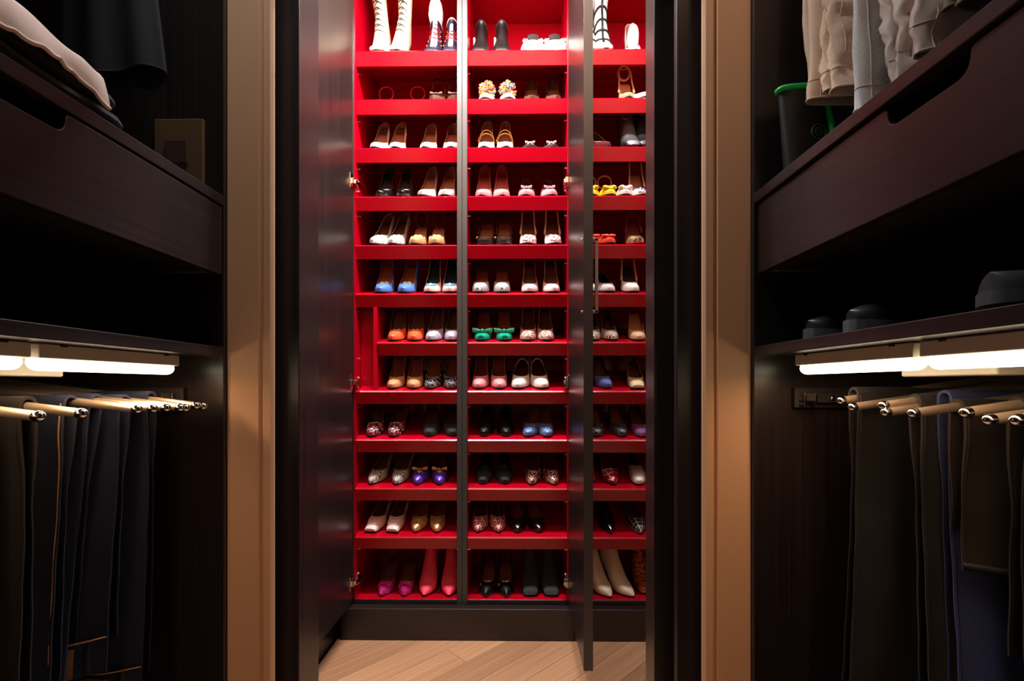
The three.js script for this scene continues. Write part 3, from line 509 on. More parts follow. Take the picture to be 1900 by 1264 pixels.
function last(o) {                                      // the shape of one shoe's foot, t from 0 at the toe to 1 at the heel
  const { L, W, hh, toe, tv, vh, sh: sideH, bh, side } = o;
  const B = o.ball ?? 0.34, e = toeExp[toe];
  const w = (t) => {
    if (t < B) { const f = Math.sin(t / B * Math.PI / 2) ** e; return W * (toe === 'square' ? 0.66 + 0.34 * Math.sin(t / B * Math.PI / 2) : f); }
    let f = t < 0.62 ? lerp(1, 0.74, sm(B, 0.62, t)) : lerp(0.74, 0.64, sm(0.62, 0.86, t));
    if (t > 0.8) f *= Math.sqrt(Math.max(0, 1 - ((t - 0.8) / 0.2) ** 2));
    return W * f;
  };
  const st = o.st ?? 0.004;
  const ys = (t) => st + hh * sm(0.3, 0.84, t) + 0.005 * Math.max(0, 1 - t / 0.22) ** 2;
  const h0 = o.h0 ?? { point: 0.009, almond: 0.012, round: 0.015, square: 0.012 }[toe];
  const rim = (t) => t <= tv ? vh : t < 0.6 ? lerp(vh, sideH, sm(tv, 0.6, t)) : lerp(sideH, bh * 1.2, clamp((t - 0.6) / 0.4) ** 2);
  const dome = (t) => h0 + (vh - h0) * Math.sin(clamp(t / tv) * Math.PI / 2) ** 0.85;
  const phr = (t) => t <= tv ? Math.PI / 2 : Math.PI / 2 * (1 - 0.45 * Math.sqrt(clamp((t - tv) / (o.u ?? 0.11))));
  const cx = (t) => side * 0.007 * (1 - clamp(t / 0.4)) ** 1.5;
  const at = (t, ph, left, ins = 0) => {
    const op = clamp((t - tv) / 0.12), p = lerp(0.72, 0.32, op), q = 0.88, Hd = t <= tv ? dome(t) : rim(t) / Math.sin(phr(t)) ** q;
    const ww = Math.max(0, w(t) - ins), x = ww * Math.cos(ph) ** p;
    return V(cx(t) + (left ? -x : x), ys(t) + Math.max(0.001, Hd - ins) * Math.sin(ph) ** q, L / 2 - t * L - (t > 0.97 ? -ins : 0));
  };
  return { W, w, ys, rim, dome, phr, cx, at, L, tv, st, top: (t) => V(cx(t), ys(t) + dome(t), L / 2 - t * L) };
}
const P2 = Math.PI / 2;
function upperGeo(S0, t0, t1, ins = 0, N = 8, only) {   // upper between t0 and t1, both sides meet over the vamp
  const ts = []; const nt = 30;
  for (let i = 0; i <= nt; i++) { const k = i / nt; ts.push(lerp(t0, t1, 0.5 - 0.5 * Math.cos(Math.PI * k))); }
  if (S0.tv > t0 && S0.tv < t1) for (const d of [0, 0.003, 0.012, 0.025, 0.045, 0.07]) ts.push(Math.min(t1, S0.tv + d));
  ts.sort((a, b) => a - b);
  const p = [], uv = [], ix = [], cols = 2 * N + 2, id = [];
  ts.forEach((t, i) => {
    id.push([]);
    const pr = S0.phr(t), closed = t <= S0.tv + 1e-9;
    for (let c = 0; c < cols; c++) {
      if (closed && c === N + 1) { id[i].push(id[i][N]); continue; }
      const left = c <= N, ph = pr * (left ? c / N : (cols - 1 - c) / N), q = S0.at(t, Math.min(ph, P2 - 1e-6 * 0), left, ins);
      id[i].push(p.length / 3); p.push(q.x, q.y, q.z); uv.push(0.05 + (left ? -1 : 1) * (P2 - ph) * 0.032, t * S0.L);
    }
  });
  for (let i = 0; i + 1 < ts.length; i++) for (let c = 0; c + 1 < cols; c++) {
    if (c === N) continue;
    const a = id[i][c], b = id[i][c + 1], d = id[i + 1][c], e = id[i + 1][c + 1];
    ix.push(a, d, b, b, d, e);
  }
  // close the front end
  const t = ts[0], c0 = p.length / 3; p.push(S0.cx(t), S0.ys(t), S0.L / 2 - t * S0.L); uv.push(0.05, t * S0.L);
  if (!only) for (let c = 0; c + 1 < cols; c++) { if (c === N) continue; ix.push(c0, id[0][c], id[0][c + 1]); }
  return geoOf(p, uv, ix);
}
function slab(S0, grow, y0, y1, t0 = 0, t1 = 1, base) {  // plate under the foot
  const n = 34;
  const ring = [];
  for (let i = 0; i <= n; i++) { const t = lerp(t0, t1, 0.5 - 0.5 * Math.cos(Math.PI * i / n)); ring.push(t); }
  const p = [], uv = [], ix = [];
  ring.forEach((t) => { const ww = Math.max(0.0004, S0.w(t) * (1 + grow / S0.W)), z = (S0.L / 2 - t * S0.L) * (1 + 2 * grow / S0.L), ya = S0.ys(t) + y1, yb = (base ? base(t) : S0.ys(t) + y0);
    for (const [x, y] of [[-ww, ya], [ww, ya], [ww, yb], [-ww, yb]]) { p.push(S0.cx(t) + x, y, z); uv.push(x, t * S0.L); } });
  for (let i = 0; i < n; i++) for (let k = 0; k < 4; k++) { const a = 4 * i + k, b = 4 * i + (k + 1) % 4, c = a + 4, d = b + 4; ix.push(a, b, c, b, d, c); }
  ix.push(0, 2, 1, 0, 3, 2); const e = 4 * n; ix.push(e, e + 1, e + 2, e, e + 2, e + 3);
  return toCreasedNormals(geoOf(p, uv, ix), 0.75);
}
function heelGeo(S0, type) {
  const tc = type === 'stiletto' || type === 'kitten' ? 0.90 : 0.875, z = S0.L / 2 - tc * S0.L, y1 = S0.ys(0.9) - S0.st + 0.002;
  const w0 = S0.w(0.86) * 0.95, n = 12, rings = 8;
  return grid(n, rings + 1, (u, v) => {
    const a = u * Math.PI * 2; let k = Math.min(1, v * (rings + 1) / rings), cap = v * (rings + 1) > rings + 0.5;
    let rx, rz, dz = 0, y = y1 * (1 - k);
    if (type === 'block') { rx = lerp(w0, w0 * 0.86, k); rz = lerp(0.026, 0.021, k); }
    else if (type === 'flat') { rx = w0; rz = 0.027; }
    else { const s = k ** 0.55, r = type === 'kitten' ? 0.0065 : 0.0055; rx = lerp(w0 * 0.9, r, s); rz = lerp(0.024, r, s); dz = -0.008 * k + 0.006 * Math.sin(k * Math.PI); }
    if (cap) { rx = rz = 0.0004; }
    const slope = type === 'flat' ? 0 : (1 - k) * (-Math.sin(a)) * 0;
    return V(rx * Math.cos(a), y + slope + (v === 0 ? 0.0 : 0), z + dz + rz * Math.sin(a));
  });
}
// one low shoe; parts: upper, lining, insole, sole, heel and its ornaments
const kindOf = { pump: 'pump', flat: 'flat_shoe', sandal: 'sandal', mule: 'mule', trainer: 'trainer', loafer: 'loafer' };
function lowShoe(t, o, side) {
  const S0 = last({ L: 0.225, W: 0.0385, hh: 0.08, toe: 'almond', tv: 0.28, sh: 0.027, ...o, vh: (o.vh ?? 0.036) * 0.86, bh: (o.bh ?? 0.052) * 0.88, side });
  const t0 = o.peep ?? 0, open = o.open ?? 'pump', tEnd = open === 'pump' ? 1 : (o.tb ?? (open === 'sling' ? 0.5 : 0.46));
  const up = part('upper', upperGeo(S0, t0, tEnd), o.mat, t);
  part('lining', upperGeo(S0, Math.max(t0, 0.04), tEnd, 0.0016, 8, true), o.lin ?? K.lin, t, o.linLabel);
  part('insole', slab(S0, -0.0022, 0.0004, 0.0022, 0.03, 0.995), o.ins ?? o.lin ?? K.lin, t);
  const base = o.wedge ? () => 0 : undefined;
  part('sole', slab(S0, o.welt ?? 0.0012, -S0.st, 0.0003, 0, 1, base), o.sole ?? K.sole, t);
  if (!o.wedge) part('heel', heelGeo(S0, o.heel ?? 'stiletto'), o.heelMat ?? o.mat, t);
  // topline trim
  const rim = []; const tt = tEnd; for (let i = 0; i <= 16; i++) { const q = lerp(tt * 0.998, S0.tv, (i / 16) ** 1.0); rim.push(S0.at(q, S0.phr(q), true)); }
  for (let i = 15; i >= 0; i--) { const q = lerp(tt * 0.998, S0.tv, (i / 16)); rim.push(S0.at(q, S0.phr(q), false)); }
  if (tEnd > S0.tv + 0.02) part('topline', tube(rim, o.trimR ?? 0.0011, 60, 5), o.trim ?? o.mat, t);
  for (const d of o.deco ?? []) deco[d[0]](t, S0, d, o, side);
  return S0;
}
const deco = {
  bow(t, S0, [, mat, s = 1, at = S0.tv - 0.02], o) {          // flat bow over the toe
    const c = S0.top(at); c.y += 0.005;
    const loop = (k) => grid(10, 8, (u, v) => { const a = v * Math.PI * 2, x = u; const w = 0.009 * s * (0.25 + 0.75 * Math.sin(x * 1.9)); return V(k * (0.003 + 0.031 * s * x), w * Math.cos(a) * 0.95 + 0.004 * x + 0.003, 0.006 * Math.sin(a)); });
    const b = part('bow', [loop(1), loop(-1)], mat, t, 'bow over the toe'); b.position.copy(c); b.rotation.x = -0.35;
    const kn = new THREE.SphereGeometry(0.0065 * s, 8, 6); kn.scale(1, 1.1, 0.9); kn.translate(0, 0.003, 0.004); part('knot', kn, mat, b);
    for (const k of [-1, 1]) part('tail', grid(4, 4, (u, v) => V(k * (0.002 + v * 0.024 * s + u * 0.006), 0.001 - v * 0.014 - u * 0.003, 0.006 + v * 0.004)), mat, b);
  },
  pompom(t, S0) {
    const c = S0.top(S0.tv - 0.06); const mats = [[240, 170, 60], [226, 70, 80], [246, 214, 120], [90, 140, 200], [240, 140, 150], [150, 180, 90]].map((q) => leather(...q, { r: 0.9 }));
    const g = mats.map(() => []);
    for (let i = 0; i < 210; i++) { const a = R(0, 6.283), b = Math.acos(R(-0.75, 1)), d = V(Math.sin(b) * Math.cos(a), Math.cos(b), Math.sin(b) * Math.sin(a)), r = R(0.034, 0.043); const k = rod(d.clone().multiplyScalar(0.01), d.clone().multiplyScalar(r), 0.003, 0.0024, 5); g[i % mats.length].push(k); }
    const h = new THREE.Group(); h.name = 'pompom'; h.position.copy(c).add(V(0, 0.016, 0)); t.add(h); h.userData.label = 'multicoloured yarn pompom'; g.forEach((q, i) => part('yarn', q, mats[i], h));
  },
  loop(t, S0, [, mat, rx = 0.03, ry = 0.036, r = 0.0035, z = -0.062, y = 0.03, tilt = -0.25], o) { // heel or ankle strap standing as a loop
    const c = V(0, S0.ys(0.8) + y, z), q = []; for (let i = 0; i < 22; i++) { const a = i / 22 * Math.PI * 2; q.push(V(rx * Math.cos(a), c.y + ry * Math.sin(a) * Math.cos(tilt), c.z + ry * Math.sin(a) * Math.sin(tilt))); }
    part('strap', tube(q, r, 44, 6, true), mat, t, 'ankle strap');
  },
  sling(t, S0, [, mat, r = 0.003, lift = 0.048]) {            // strap from the sides round the heel
    const q = []; for (const [tt, left] of [[0.44, 1], [0.6, 1], [0.75, 1], [0.9, 1], [1.02, 2], [0.9, 0], [0.75, 0], [0.6, 0], [0.44, 0]]) { const k = sm(0.4, 1, tt); q.push(V(left === 2 ? 0 : (left ? -1 : 1) * (S0.w(Math.min(tt, 0.86)) * (tt > 0.8 ? 0.85 : 1.02)), S0.ys(Math.min(1, tt)) + 0.026 + lift * k, S0.L / 2 - tt * S0.L)); }
    part('strap', tube(q, r, 60, 6), mat, t, 'slingback strap');
  },
  band(t, S0, [, mat, a = 0.5, h = 0.05, r = 0.0035]) {        // strap over the instep
    const q = []; for (let i = 0; i <= 10; i++) { const k = i / 10 * Math.PI; q.push(V(-Math.cos(k) * S0.w(a) * 1.02, S0.ys(a) + 0.018 + (h - 0.018) * Math.sin(k), S0.L / 2 - a * S0.L)); }
    part('strap', tube(q, r, 24, 6), mat, t, 'strap over the instep'); part('buckle', ball(r * 1.7, q[0].x, q[1].y, q[0].z + 0.003, 6, 5), K.gold, t);
  },
  studs(t, S0, [, mat, n = 16, r = 0.0022]) { for (let i = 0; i < n; i++) { const k = (i + 0.5) / n * 2 - 1, left = k < 0, tt = S0.tv + 0.006 + 0.62 * Math.abs(k) ** 1.5, q = S0.at(Math.min(tt, 0.97), S0.phr(tt) * 0.93, left); part('stud', ball(r, q.x, q.y, q.z, 6, 5), mat, t); } },
  gems(t, S0, [, mat, n = 14, r = 0.003, at = S0.tv * 0.62, rad = 0.016]) { for (let i = 0; i < n; i++) { const a = i / n * Math.PI * 2, tt = clamp(at + rad * Math.sin(a) / S0.L * 1.1, 0.03, S0.tv), ph = P2 - Math.abs(Math.cos(a)) * rad / 0.034, q = S0.at(tt, ph, Math.cos(a) < 0); part('gem', ball(r, q.x, q.y + 0.0008, q.z, 6, 5), mat, t); } const c = S0.at(at, P2, true); part('gem', ball(r * 1.9, c.x, c.y, c.z, 8, 6), K.crystal, t); },
  plate(t, S0, [, mat, w = 0.02, d = 0.014, at = S0.tv - 0.06], o) { const c = S0.top(at), fr = []; for (const [x0, x1, z0, z1] of [[-w, w, -d, -d + 0.005], [-w, w, d - 0.005, d], [-w, -w + 0.005, -d, d], [w - 0.005, w, -d, d]]) fr.push(bx(x0, x1, 0, 0.004, z0, z1, 0.001)); const m = part('buckle', fr, mat, t, 'square buckle'); m.position.copy(c); m.rotation.x = 0.42; },
  toecap(t, S0, [, mat, t1 = 0.16]) { part('toe_cap', upperGeo({ ...S0, at: (a, b, c, i) => S0.at(a, b, c, -0.0008) }, 0, t1, 0, 8), mat, t); },
  ruffle(t, S0, [, mat, n = 9]) { const g = []; for (let i = 0; i < n; i++) { const a = i / n * Math.PI * 2, c = S0.top(S0.tv * 0.62); const p = new THREE.SphereGeometry(0.0125, 8, 6); p.scale(1, 0.55, 1); p.translate(c.x + 0.021 * Math.cos(a), c.y + 0.004 + 0.004 * Math.sin(a * 3), c.z + 0.016 * Math.sin(a)); part('petal', p, mat, t); } },
  stuffing(t, S0, [, h = 0.05]) { const g = new THREE.SphereGeometry(0.03, 14, 10); const p = g.attributes.position; for (let i = 0; i < p.count; i++) { const f = 1 + 0.16 * (noise(p.getX(i) * 160 + 9, p.getY(i) * 160 + p.getZ(i) * 120 + 9, 64, 64, 3) - 0.5); p.setXYZ(i, p.getX(i) * f * 0.9, p.getY(i) * f * h / 0.03, p.getZ(i) * f); } g.computeVertexNormals(); g.translate(0, S0.ys(0.5) + h * 0.75, S0.L / 2 - 0.5 * S0.L); part('paper_stuffing', g, K.paper, t, 'white tissue paper stuffing'); },
  paper(t, S0, [, h = 0.014]) { const c = S0.top(S0.tv); const g = grid(10, 8, (u, v) => V(c.x + (u - 0.5) * S0.w(0.34) * 1.7, c.y - 0.005 + h * 0.7 * Math.sin(v * Math.PI) + 0.0025 * Math.sin(u * 17 + v * 5) - 0.012 * (2 * u - 1) ** 2, c.z + 0.004 - v * 0.03)); part('paper_stuffing', g, K.paper, t, 'white paper tucked under the vamp'); },
  tongue(t, S0, [, mat]) { part('tongue', grid(6, 6, (u, v) => { const c = S0.top(S0.tv); return V(c.x + (u - 0.5) * 0.05, c.y - 0.004 + v * 0.05 - 0.006 * (2 * u - 1) ** 2, c.z - 0.012 - v * 0.03); }), mat, t, 'dark padded tongue'); },
  vee(t, S0, [, mat]) { const g = grid(4, 6, (u, v) => { const tt = lerp(S0.tv - 0.005, S0.tv - 0.1, v), q = S0.at(tt, P2 - 0.32 * (1 - v) * Math.abs(2 * u - 1), u < 0.5); q.y += 0.001; return q; }); part('inset', g, mat, t, 'pale V-shaped inset'); },
  fold(t, S0, [, mat]) { for (const at of [0.26, 0.2]) { const q = []; for (let i = 0; i <= 10; i++) { const k = i / 10 * 2 - 1, p = S0.at(at + 0.02 * Math.cos(k * 2), P2 - Math.abs(k) * 1.1, k < 0); p.y += 0.002; q.push(p); } part('pleat', tube(q, 0.004, 24, 6), mat, t); } },
};
// one boot: foot and shaft in a single lofted surface
function boot(t, o, side) {
  const H = o.H, hh = o.hh ?? 0.05, rs = o.rs ?? 0.042, pt = o.toe === 'point', sq = o.toe === 'square', st = 0.004, L = 0.235;
  const f = (a) => a * hh;
  // stations: [sole z, sole y, top z, top y, half width]
  const K0 = [[0.118, 0.009, 0.117, 0.012, pt ? 0.003 : sq ? 0.026 : 0.014], [pt ? 0.104 : 0.11, 0.006, pt ? 0.1 : 0.106, 0.03, pt ? 0.016 : 0.031], [0.074, st, 0.07, 0.046, 0.034], [0.04, st, 0.048, 0.062, 0.0395], [0.0, st + f(0.25), 0.026, 0.084 + f(0.2), 0.037], [-0.045, st + f(0.72), 0.008, 0.106 + f(0.55), 0.031], [-0.085, st + f(0.98), -0.008, 0.124 + f(0.9), 0.029], [-0.106, st + f(1) + 0.012, -0.018, 0.138 + f(1), 0.0285], [-0.108, st + f(1) + 0.045, -0.024, 0.152 + f(1), 0.0285], [-0.106, st + f(1) + 0.09, -0.026, 0.168 + f(1), 0.029]];
  const y0 = 0.19 + hh; if (H > y0) for (let i = 1; i <= 3; i++) { const k = i / 3; K0.push([-0.063 - lerp(0.05, rs * 1.12, k), lerp(y0 - 0.03, H, k), -0.063 + lerp(0.043, rs * 1.12, k), lerp(y0 + 0.01, H, k), lerp(0.03, rs, k)]); }
  const P0 = K0.map((k) => V(k[0], k[1], k[4])), P1 = K0.map((k) => V(k[2], k[3], 0));
  const ca = new THREE.CatmullRomCurve3(P0), cb = new THREE.CatmullRomCurve3(P1);
  const sx = (v) => side * 0.006 * (1 - clamp(v / 0.35)) ** 1.5;
  const ringAt = (v, u, ins = 0) => {
    const A = ca.getPoint(v), B = cb.getPoint(v), a = u * Math.PI * 2, foot = 1 - sm(0.45, 0.75, v);
    const c = -Math.cos(a), s = Math.sin(a), e = lerp(1, 0.75, foot), w = A.z - ins;
    const k = 0.5 + 0.5 * (c < 0 ? -(Math.abs(c) ** lerp(1, 0.4, foot)) : c);
    return V(sx(v) + w * Math.sign(s) * Math.abs(s) ** e, lerp(A.y, B.y, k), lerp(A.x, B.x, k));
  };
  part('upper', grid(24, 44, (u, v) => ringAt(v, u), (u, v) => [u * 0.2, v * (0.2 + H)]), o.mat, t);
  part('lining', grid(20, 10, (u, v) => { const q = ringAt(0.62 + 0.38 * v, 1 - u, 0.002); q.z += q.z > -0.063 ? -0.002 : 0.002; return q; }), o.lin ?? K.lindark, t);
  const S0 = last({ L, W: 0.0395, hh, toe: o.toe ?? 'almond', tv: 0.3, vh: 0.04, sh: 0.03, bh: 0.05, side, st });
  part('sole', slab(S0, 0.0015, -st, 0.0006), o.sole ?? K.soleBlack, t);
  part('heel', heelGeo(S0, o.heel ?? 'block'), o.heelMat ?? o.mat, t);
  const front = (h, k, push = 0.002) => { let lo = 0.2, hi = 1; for (let i = 0; i < 22; i++) { const m = (lo + hi) / 2; if (cb.getPoint(m).y < h) lo = m; else hi = m; } const q = ringAt(lo, 0.5 + k), c = ringAt(lo, 0.5); q.z += push; return q; };
  const D = o.extra ?? {};
  if (D.laces) { const [h0, h1, n, mat, spread, tilt = 0] = D.laces; for (let i = 0; i < n; i++) { const h = lerp(h0, h1, i / (n - 1)), dh = (h1 - h0) / (n - 1), s0 = spread, off = tilt; part('lace', tube([front(h + dh * 0.1, off - s0), front(h + dh * 0.35, off, 0.004), front(h + dh * 0.75, off + s0), front(h + dh * 1.1, off - s0 * 0.2, 0.004), front(h + dh * 1.1, off - s0)], D.laceR ?? 0.0022, 18, 5), mat, t); } }
  if (D.eyelets) { const [h0, h1, n, spread] = D.eyelets; for (let i = 0; i < n; i++) for (const s of [-1, 1]) { const q = front(lerp(h0, h1, i / (n - 1)), s * spread, 0.001); part('eyelet', ball(0.0042, q.x, q.y, q.z, 8, 6), K.gold, t); } }
  if (D.tongue) { const [h0, h1, w] = D.tongue; part('tongue', grid(6, 16, (u, v) => front(lerp(h0, h1, v), (u - 0.5) * 2 * w * (1 + 0.5 * v * v), 0.0016)), K.paper, t, 'pale tongue'); }
  if (D.collar) { part('collar', grid(20, 3, (u, v) => { const q = ringAt(0.965 + 0.035 * v, u); q.x *= 1.03; q.z = -0.063 + (q.z + 0.063) * 1.03; return q; }), D.collar, t); }
  if (D.tab) { const q = front(H - 0.03, D.tab === 1 ? 0.22 : -0.22, 0.002); part('pull_tab', bx(q.x - 0.004, q.x + 0.004, q.y - 0.02, q.y + 0.035, q.z - 0.004, q.z + 0.004, 0.0015), K.soleWhite, t, 'white pull tab'); }
  if (D.paper) { const g = new THREE.SphereGeometry(1, 16, 12), p = g.attributes.position; for (let i = 0; i < p.count; i++) { const k = 1 + 0.12 * (noise(p.getX(i) * 4 + 9, p.getY(i) * 5 + p.getZ(i) * 3 + 9, 64, 64, 5) - 0.5); p.setXYZ(i, p.getX(i) * rs * 0.95 * k, p.getY(i) * D.paper * k, p.getZ(i) * rs * 0.95 * k); } g.computeVertexNormals(); g.translate(0, H + D.paper * 0.3, -0.063); part('paper_stuffing', g, K.paper, t, 'white tissue paper stuffing'); }
  if (D.straps) for (const h of D.straps) { const q = []; for (let i = -6; i <= 6; i++) q.push(front(h + 0.012 * Math.abs(i / 6) ** 1.5, i / 6 * 0.4, 0.003)); part('strap', tube(q, 0.0048, 26, 6), K.black, t); }
  if (D.spine) { const q = []; for (let i = 0; i <= 10; i++) q.push(front(lerp(D.spine[0], D.spine[1], i / 10), 0, 0.004)); part('strap', tube(q, 0.005, 26, 6), K.black, t); }
  if (D.ringloop) { const q = []; for (let i = 0; i < 20; i++) { const a = i / 20 * Math.PI * 2; q.push(V(-0.016 + 0.024 * Math.cos(a), H - 0.028 + 0.034 * Math.sin(a), -0.012 - 0.01 * Math.sin(a))); } part('pull_loop', tube(q, 0.0035, 40, 6, true), o.mat, t); }
  return t;
}
// ---------------------------------------------------------------- the shoes on the shelves
const ORD = ['top', 'second', 'third', 'fourth', 'fifth', 'sixth', 'seventh', 'eighth', 'ninth', 'tenth', 'eleventh', 'bottom'], COL = ['left', 'middle', 'right'];
// toe of the shoe at px on the cabinet's face, on shelf k; kind gives name and builder
function put(k, b, px, side, kind, desc, o, lone) {
  const isBoot = o.H !== undefined, L = isBoot ? 0.235 : o.L ?? 0.225;
  const name = o.name ?? (isBoot ? 'ankle_boot' : kindOf[kind]);
  const label = `${lone ? 'lone' : side < 0 ? 'left' : 'right'} shoe of the ${desc}, ${ORD[k]} ${k === 11 ? 'board' : 'shelf'}, ${COL[b]} column`;
  const t = thing(lone ? name : name, lone ? `${desc}, ${ORD[k]} ${k === 11 ? 'board' : 'shelf'}, ${COL[b]} column` : label, isBoot ? 'boot' : kind === 'sandal' || kind === 'mule' ? 'sandal' : 'shoe', [0, 0, 0], lone ? undefined : `${desc}, ${ORD[k]} ${COL[b]}`);
  if (isBoot) boot(t, o, side); else lowShoe(t, o, side);
  const yaw = (o.yaw ?? 0) * (o.mirrorYaw ? side : 1) + (o.toeOut ?? 0) * side, s0 = (o.inset ?? 0.02) + (o.step ? (side > 0 ? o.step : 0) : 0), tilt = k === 11 ? 0 : TILT;
  const x = CX(px) - Math.sin(yaw) * L / 2, along = s0 + Math.cos(yaw) * L / 2;
  t.rotation.set(tilt, yaw, o.roll ? o.roll * side : 0, 'XYZ');
  if (k === 11) t.position.set(x, CFLOOR + 0.0003, FACE - along); else t.position.set(x, EDGE(k) + 0.0028 + along * Math.sin(TILT), FACE - 0.002 - along * Math.cos(TILT));
  return t;
}
function pair(k, b, pa, pb, kind, desc, o) { put(k, b, pa, -1, kind, desc, o); put(k, b, pb, 1, kind, desc, o); }
K.dull = leather(70, 60, 50, { m: 0.8, r: 0.4 });
const flat = { hh: 0.012, heel: 'flat', bh: 0.05, vh: 0.036, L: 0.235, heelMat: K.soleBlack };
const mid = { hh: 0.045, heel: 'kitten' };
const D = (mat, o = {}) => ({ mat, ...o });

// top shelf
pair(0, 0, 697, 731, 'boot', 'tall cream boots laced in black', D(K.cream, { name: 'tall_boot', H: 0.56, rs: 0.05, hh: 0.07, toe: 'almond', lin: K.lincream, roll: -0.075, inset: 0.015, extra: { laces: [0.115, 0.53, 17, K.black, 0.13, 0.03], laceR: 0.0017 } }));
put(0, 0, 797, -1, 'boot', 'navy laced ankle boots with red laces', D(K.navy, { H: 0.205, rs: 0.036, hh: 0.03, toe: 'almond', lin: K.lindark, inset: 0.05, extra: { laces: [0.09, 0.14, 3, K.red, 0.14], laceR: 0.0028, eyelets: [0.075, 0.165, 4, 0.15], tongue: [0.05, 0.205, 0.045], paper: 0.07, collar: K.palepink } }));
put(0, 0, 830, 1, 'boot', 'navy laced ankle boots with red laces', D(K.navy, { H: 0.205, rs: 0.036, hh: 0.03, toe: 'almond', lin: K.lindark, inset: 0.05, extra: { laces: [0.09, 0.11, 2, K.red, 0.12], laceR: 0.0028, eyelets: [0.075, 0.165, 4, 0.15], tongue: [0.05, 0.17, 0.028], collar: K.palepink } }));
pair(0, 1, 888, 929, 'boot', 'black ankle boots with white tabs', D(K.black, { H: 0.14, rs: 0.037, hh: 0.02, toe: 'almond', heel: 'block', inset: 0.05, extra: { tab: 1, collar: K.suede } }));
pair(0, 1, 991, 1033, 'trainer', 'chunky white trainers with black inside', D(K.white, { toe: 'round', hh: 0.012, st: 0.026, W: 0.058, welt: 0.004, tv: 0.36, vh: 0.056, sh: 0.07, bh: 0.1, wedge: 1, lin: K.lindark, sole: K.soleWhite, L: 0.25, trimR: 0.006, inset: 0.04, deco: [['tongue', K.lindark]] }));
pair(0, 2, 1097, 1124, 'sandal', 'black caged sandals stuffed with tissue', D(K.paper, { name: 'caged_sandal', H: 0.27, rs: 0.034, hh: 0.06, toe: 'almond', lin: K.paper, heel: 'block', heelMat: K.black, inset: 0.02, extra: { straps: [0.07, 0.115, 0.165, 0.225], spine: [0.05, 0.25], paper: 0.05 } }));
put(0, 2, 1185, -1, 'pump', 'white pump stuffed with tissue', D(K.white, { toe: 'almond', hh: 0.1, bh: 0.08, inset: 0.03, deco: [['stuffing', 0.065]] }), true);
// second
pair(1, 0, 694, 758, 'sandal', 'low sandals with thin red loop straps', D(K.red, { toe: 'almond', hh: 0.02, heel: 'flat', open: 'mule', tb: 0.2, tv: 0.14, vh: 0.022, ins: K.lindark, inset: 0.085, deco: [['loop', K.red, 0.034, 0.034, 0.0028, -0.02, 0.055, -0.3]] }));
pair(1, 0, 804, 838, 'sandal', 'brown sandals with dark bows', D(K.brown, { hh: 0.07, open: 'sling', inset: 0.03, lin: K.linbrown, deco: [['bow', K.brown, 0.8], ['sling', K.brown]] }));
pair(1, 1, 902, 941, 'mule', 'slides with multicoloured yarn pompoms', D(K.white, { toe: 'round', hh: 0.02, heel: 'flat', open: 'mule', tb: 0.36, tv: 0.36, inset: 0.01, deco: [['pompom']] }));
pair(1, 1, 988, 1030, 'pump', 'plain brown pumps', D(K.brown, { toe: 'point', hh: 0.085, bh: 0.06, lin: K.linbrown, inset: 0.035 }));
put(1, 2, 1171, -1, 'sandal', 'nude high sandal with ankle cuff', D(K.nude, { hh: 0.1, open: 'sling', bh: 0.07, lin: K.tan, inset: 0.01, deco: [['loop', K.nude, 0.027, 0.034, 0.0055, -0.075, 0.05], ['sling', K.nude, 0.004, 0.05]] }), true);
put(1, 2, 1197, 1, 'mule', 'white slide beside the nude sandal', D(K.white, { toe: 'round', hh: 0.02, heel: 'flat', open: 'mule', inset: 0.012 }), true);
// third
pair(2, 0, 693, 727, 'pump', 'navy pumps with white toes', D(K.white, { toe: 'round', hh: 0.088, bh: 0.06, sole: K.navy, heelMat: K.navy, trim: K.tan, deco: [['band', K.navy, 0.9, 0.03, 0.002]] }));
pair(2, 0, 788, 832, 'pump', 'tan-lined pumps with satin white toes', D(K.white, { toe: 'almond', hh: 0.085, bh: 0.058, sole: K.soleBlack, trim: K.soleTan }));
pair(2, 1, 900, 936, 'pump', 'white pumps with gold instep bands', D(K.white, { toe: 'almond', hh: 0.09, bh: 0.06, sole: K.navy, deco: [['band', K.gold, 0.42, 0.062, 0.003], ['band', K.gold, 0.47, 0.068, 0.003]] }));
pair(2, 1, 985, 1024, 'sandal', 'low dark sandals with small white bows', D(K.lindark, { toe: 'round', hh: 0.01, heel: 'flat', open: 'mule', tb: 0.26, tv: 0.24, vh: 0.02, h0: 0.006, lin: K.lindark, inset: 0.02, deco: [['bow', K.white, 0.6]] }));
pair(2, 2, 1100, 1130, 'pump', 'burgundy pumps with white trim', D(K.burgundy, { toe: 'point', hh: 0.05, heel: 'kitten', lin: K.linbrown, trim: K.palepink, yaw: 0.22, deco: [['paper', 0.008]] }));
put(2, 2, 1176, 1, 'boot', 'pewter ankle boot with pull loop', D(K.pewter, { H: 0.2, rs: 0.038, hh: 0.04, toe: 'round', extra: { ringloop: 1 } }), true);
put(2, 2, 1203, -1, 'boot', 'black ankle boot behind the pewter one', D(K.black, { H: 0.2, rs: 0.038, hh: 0.04, toe: 'round' }), true);
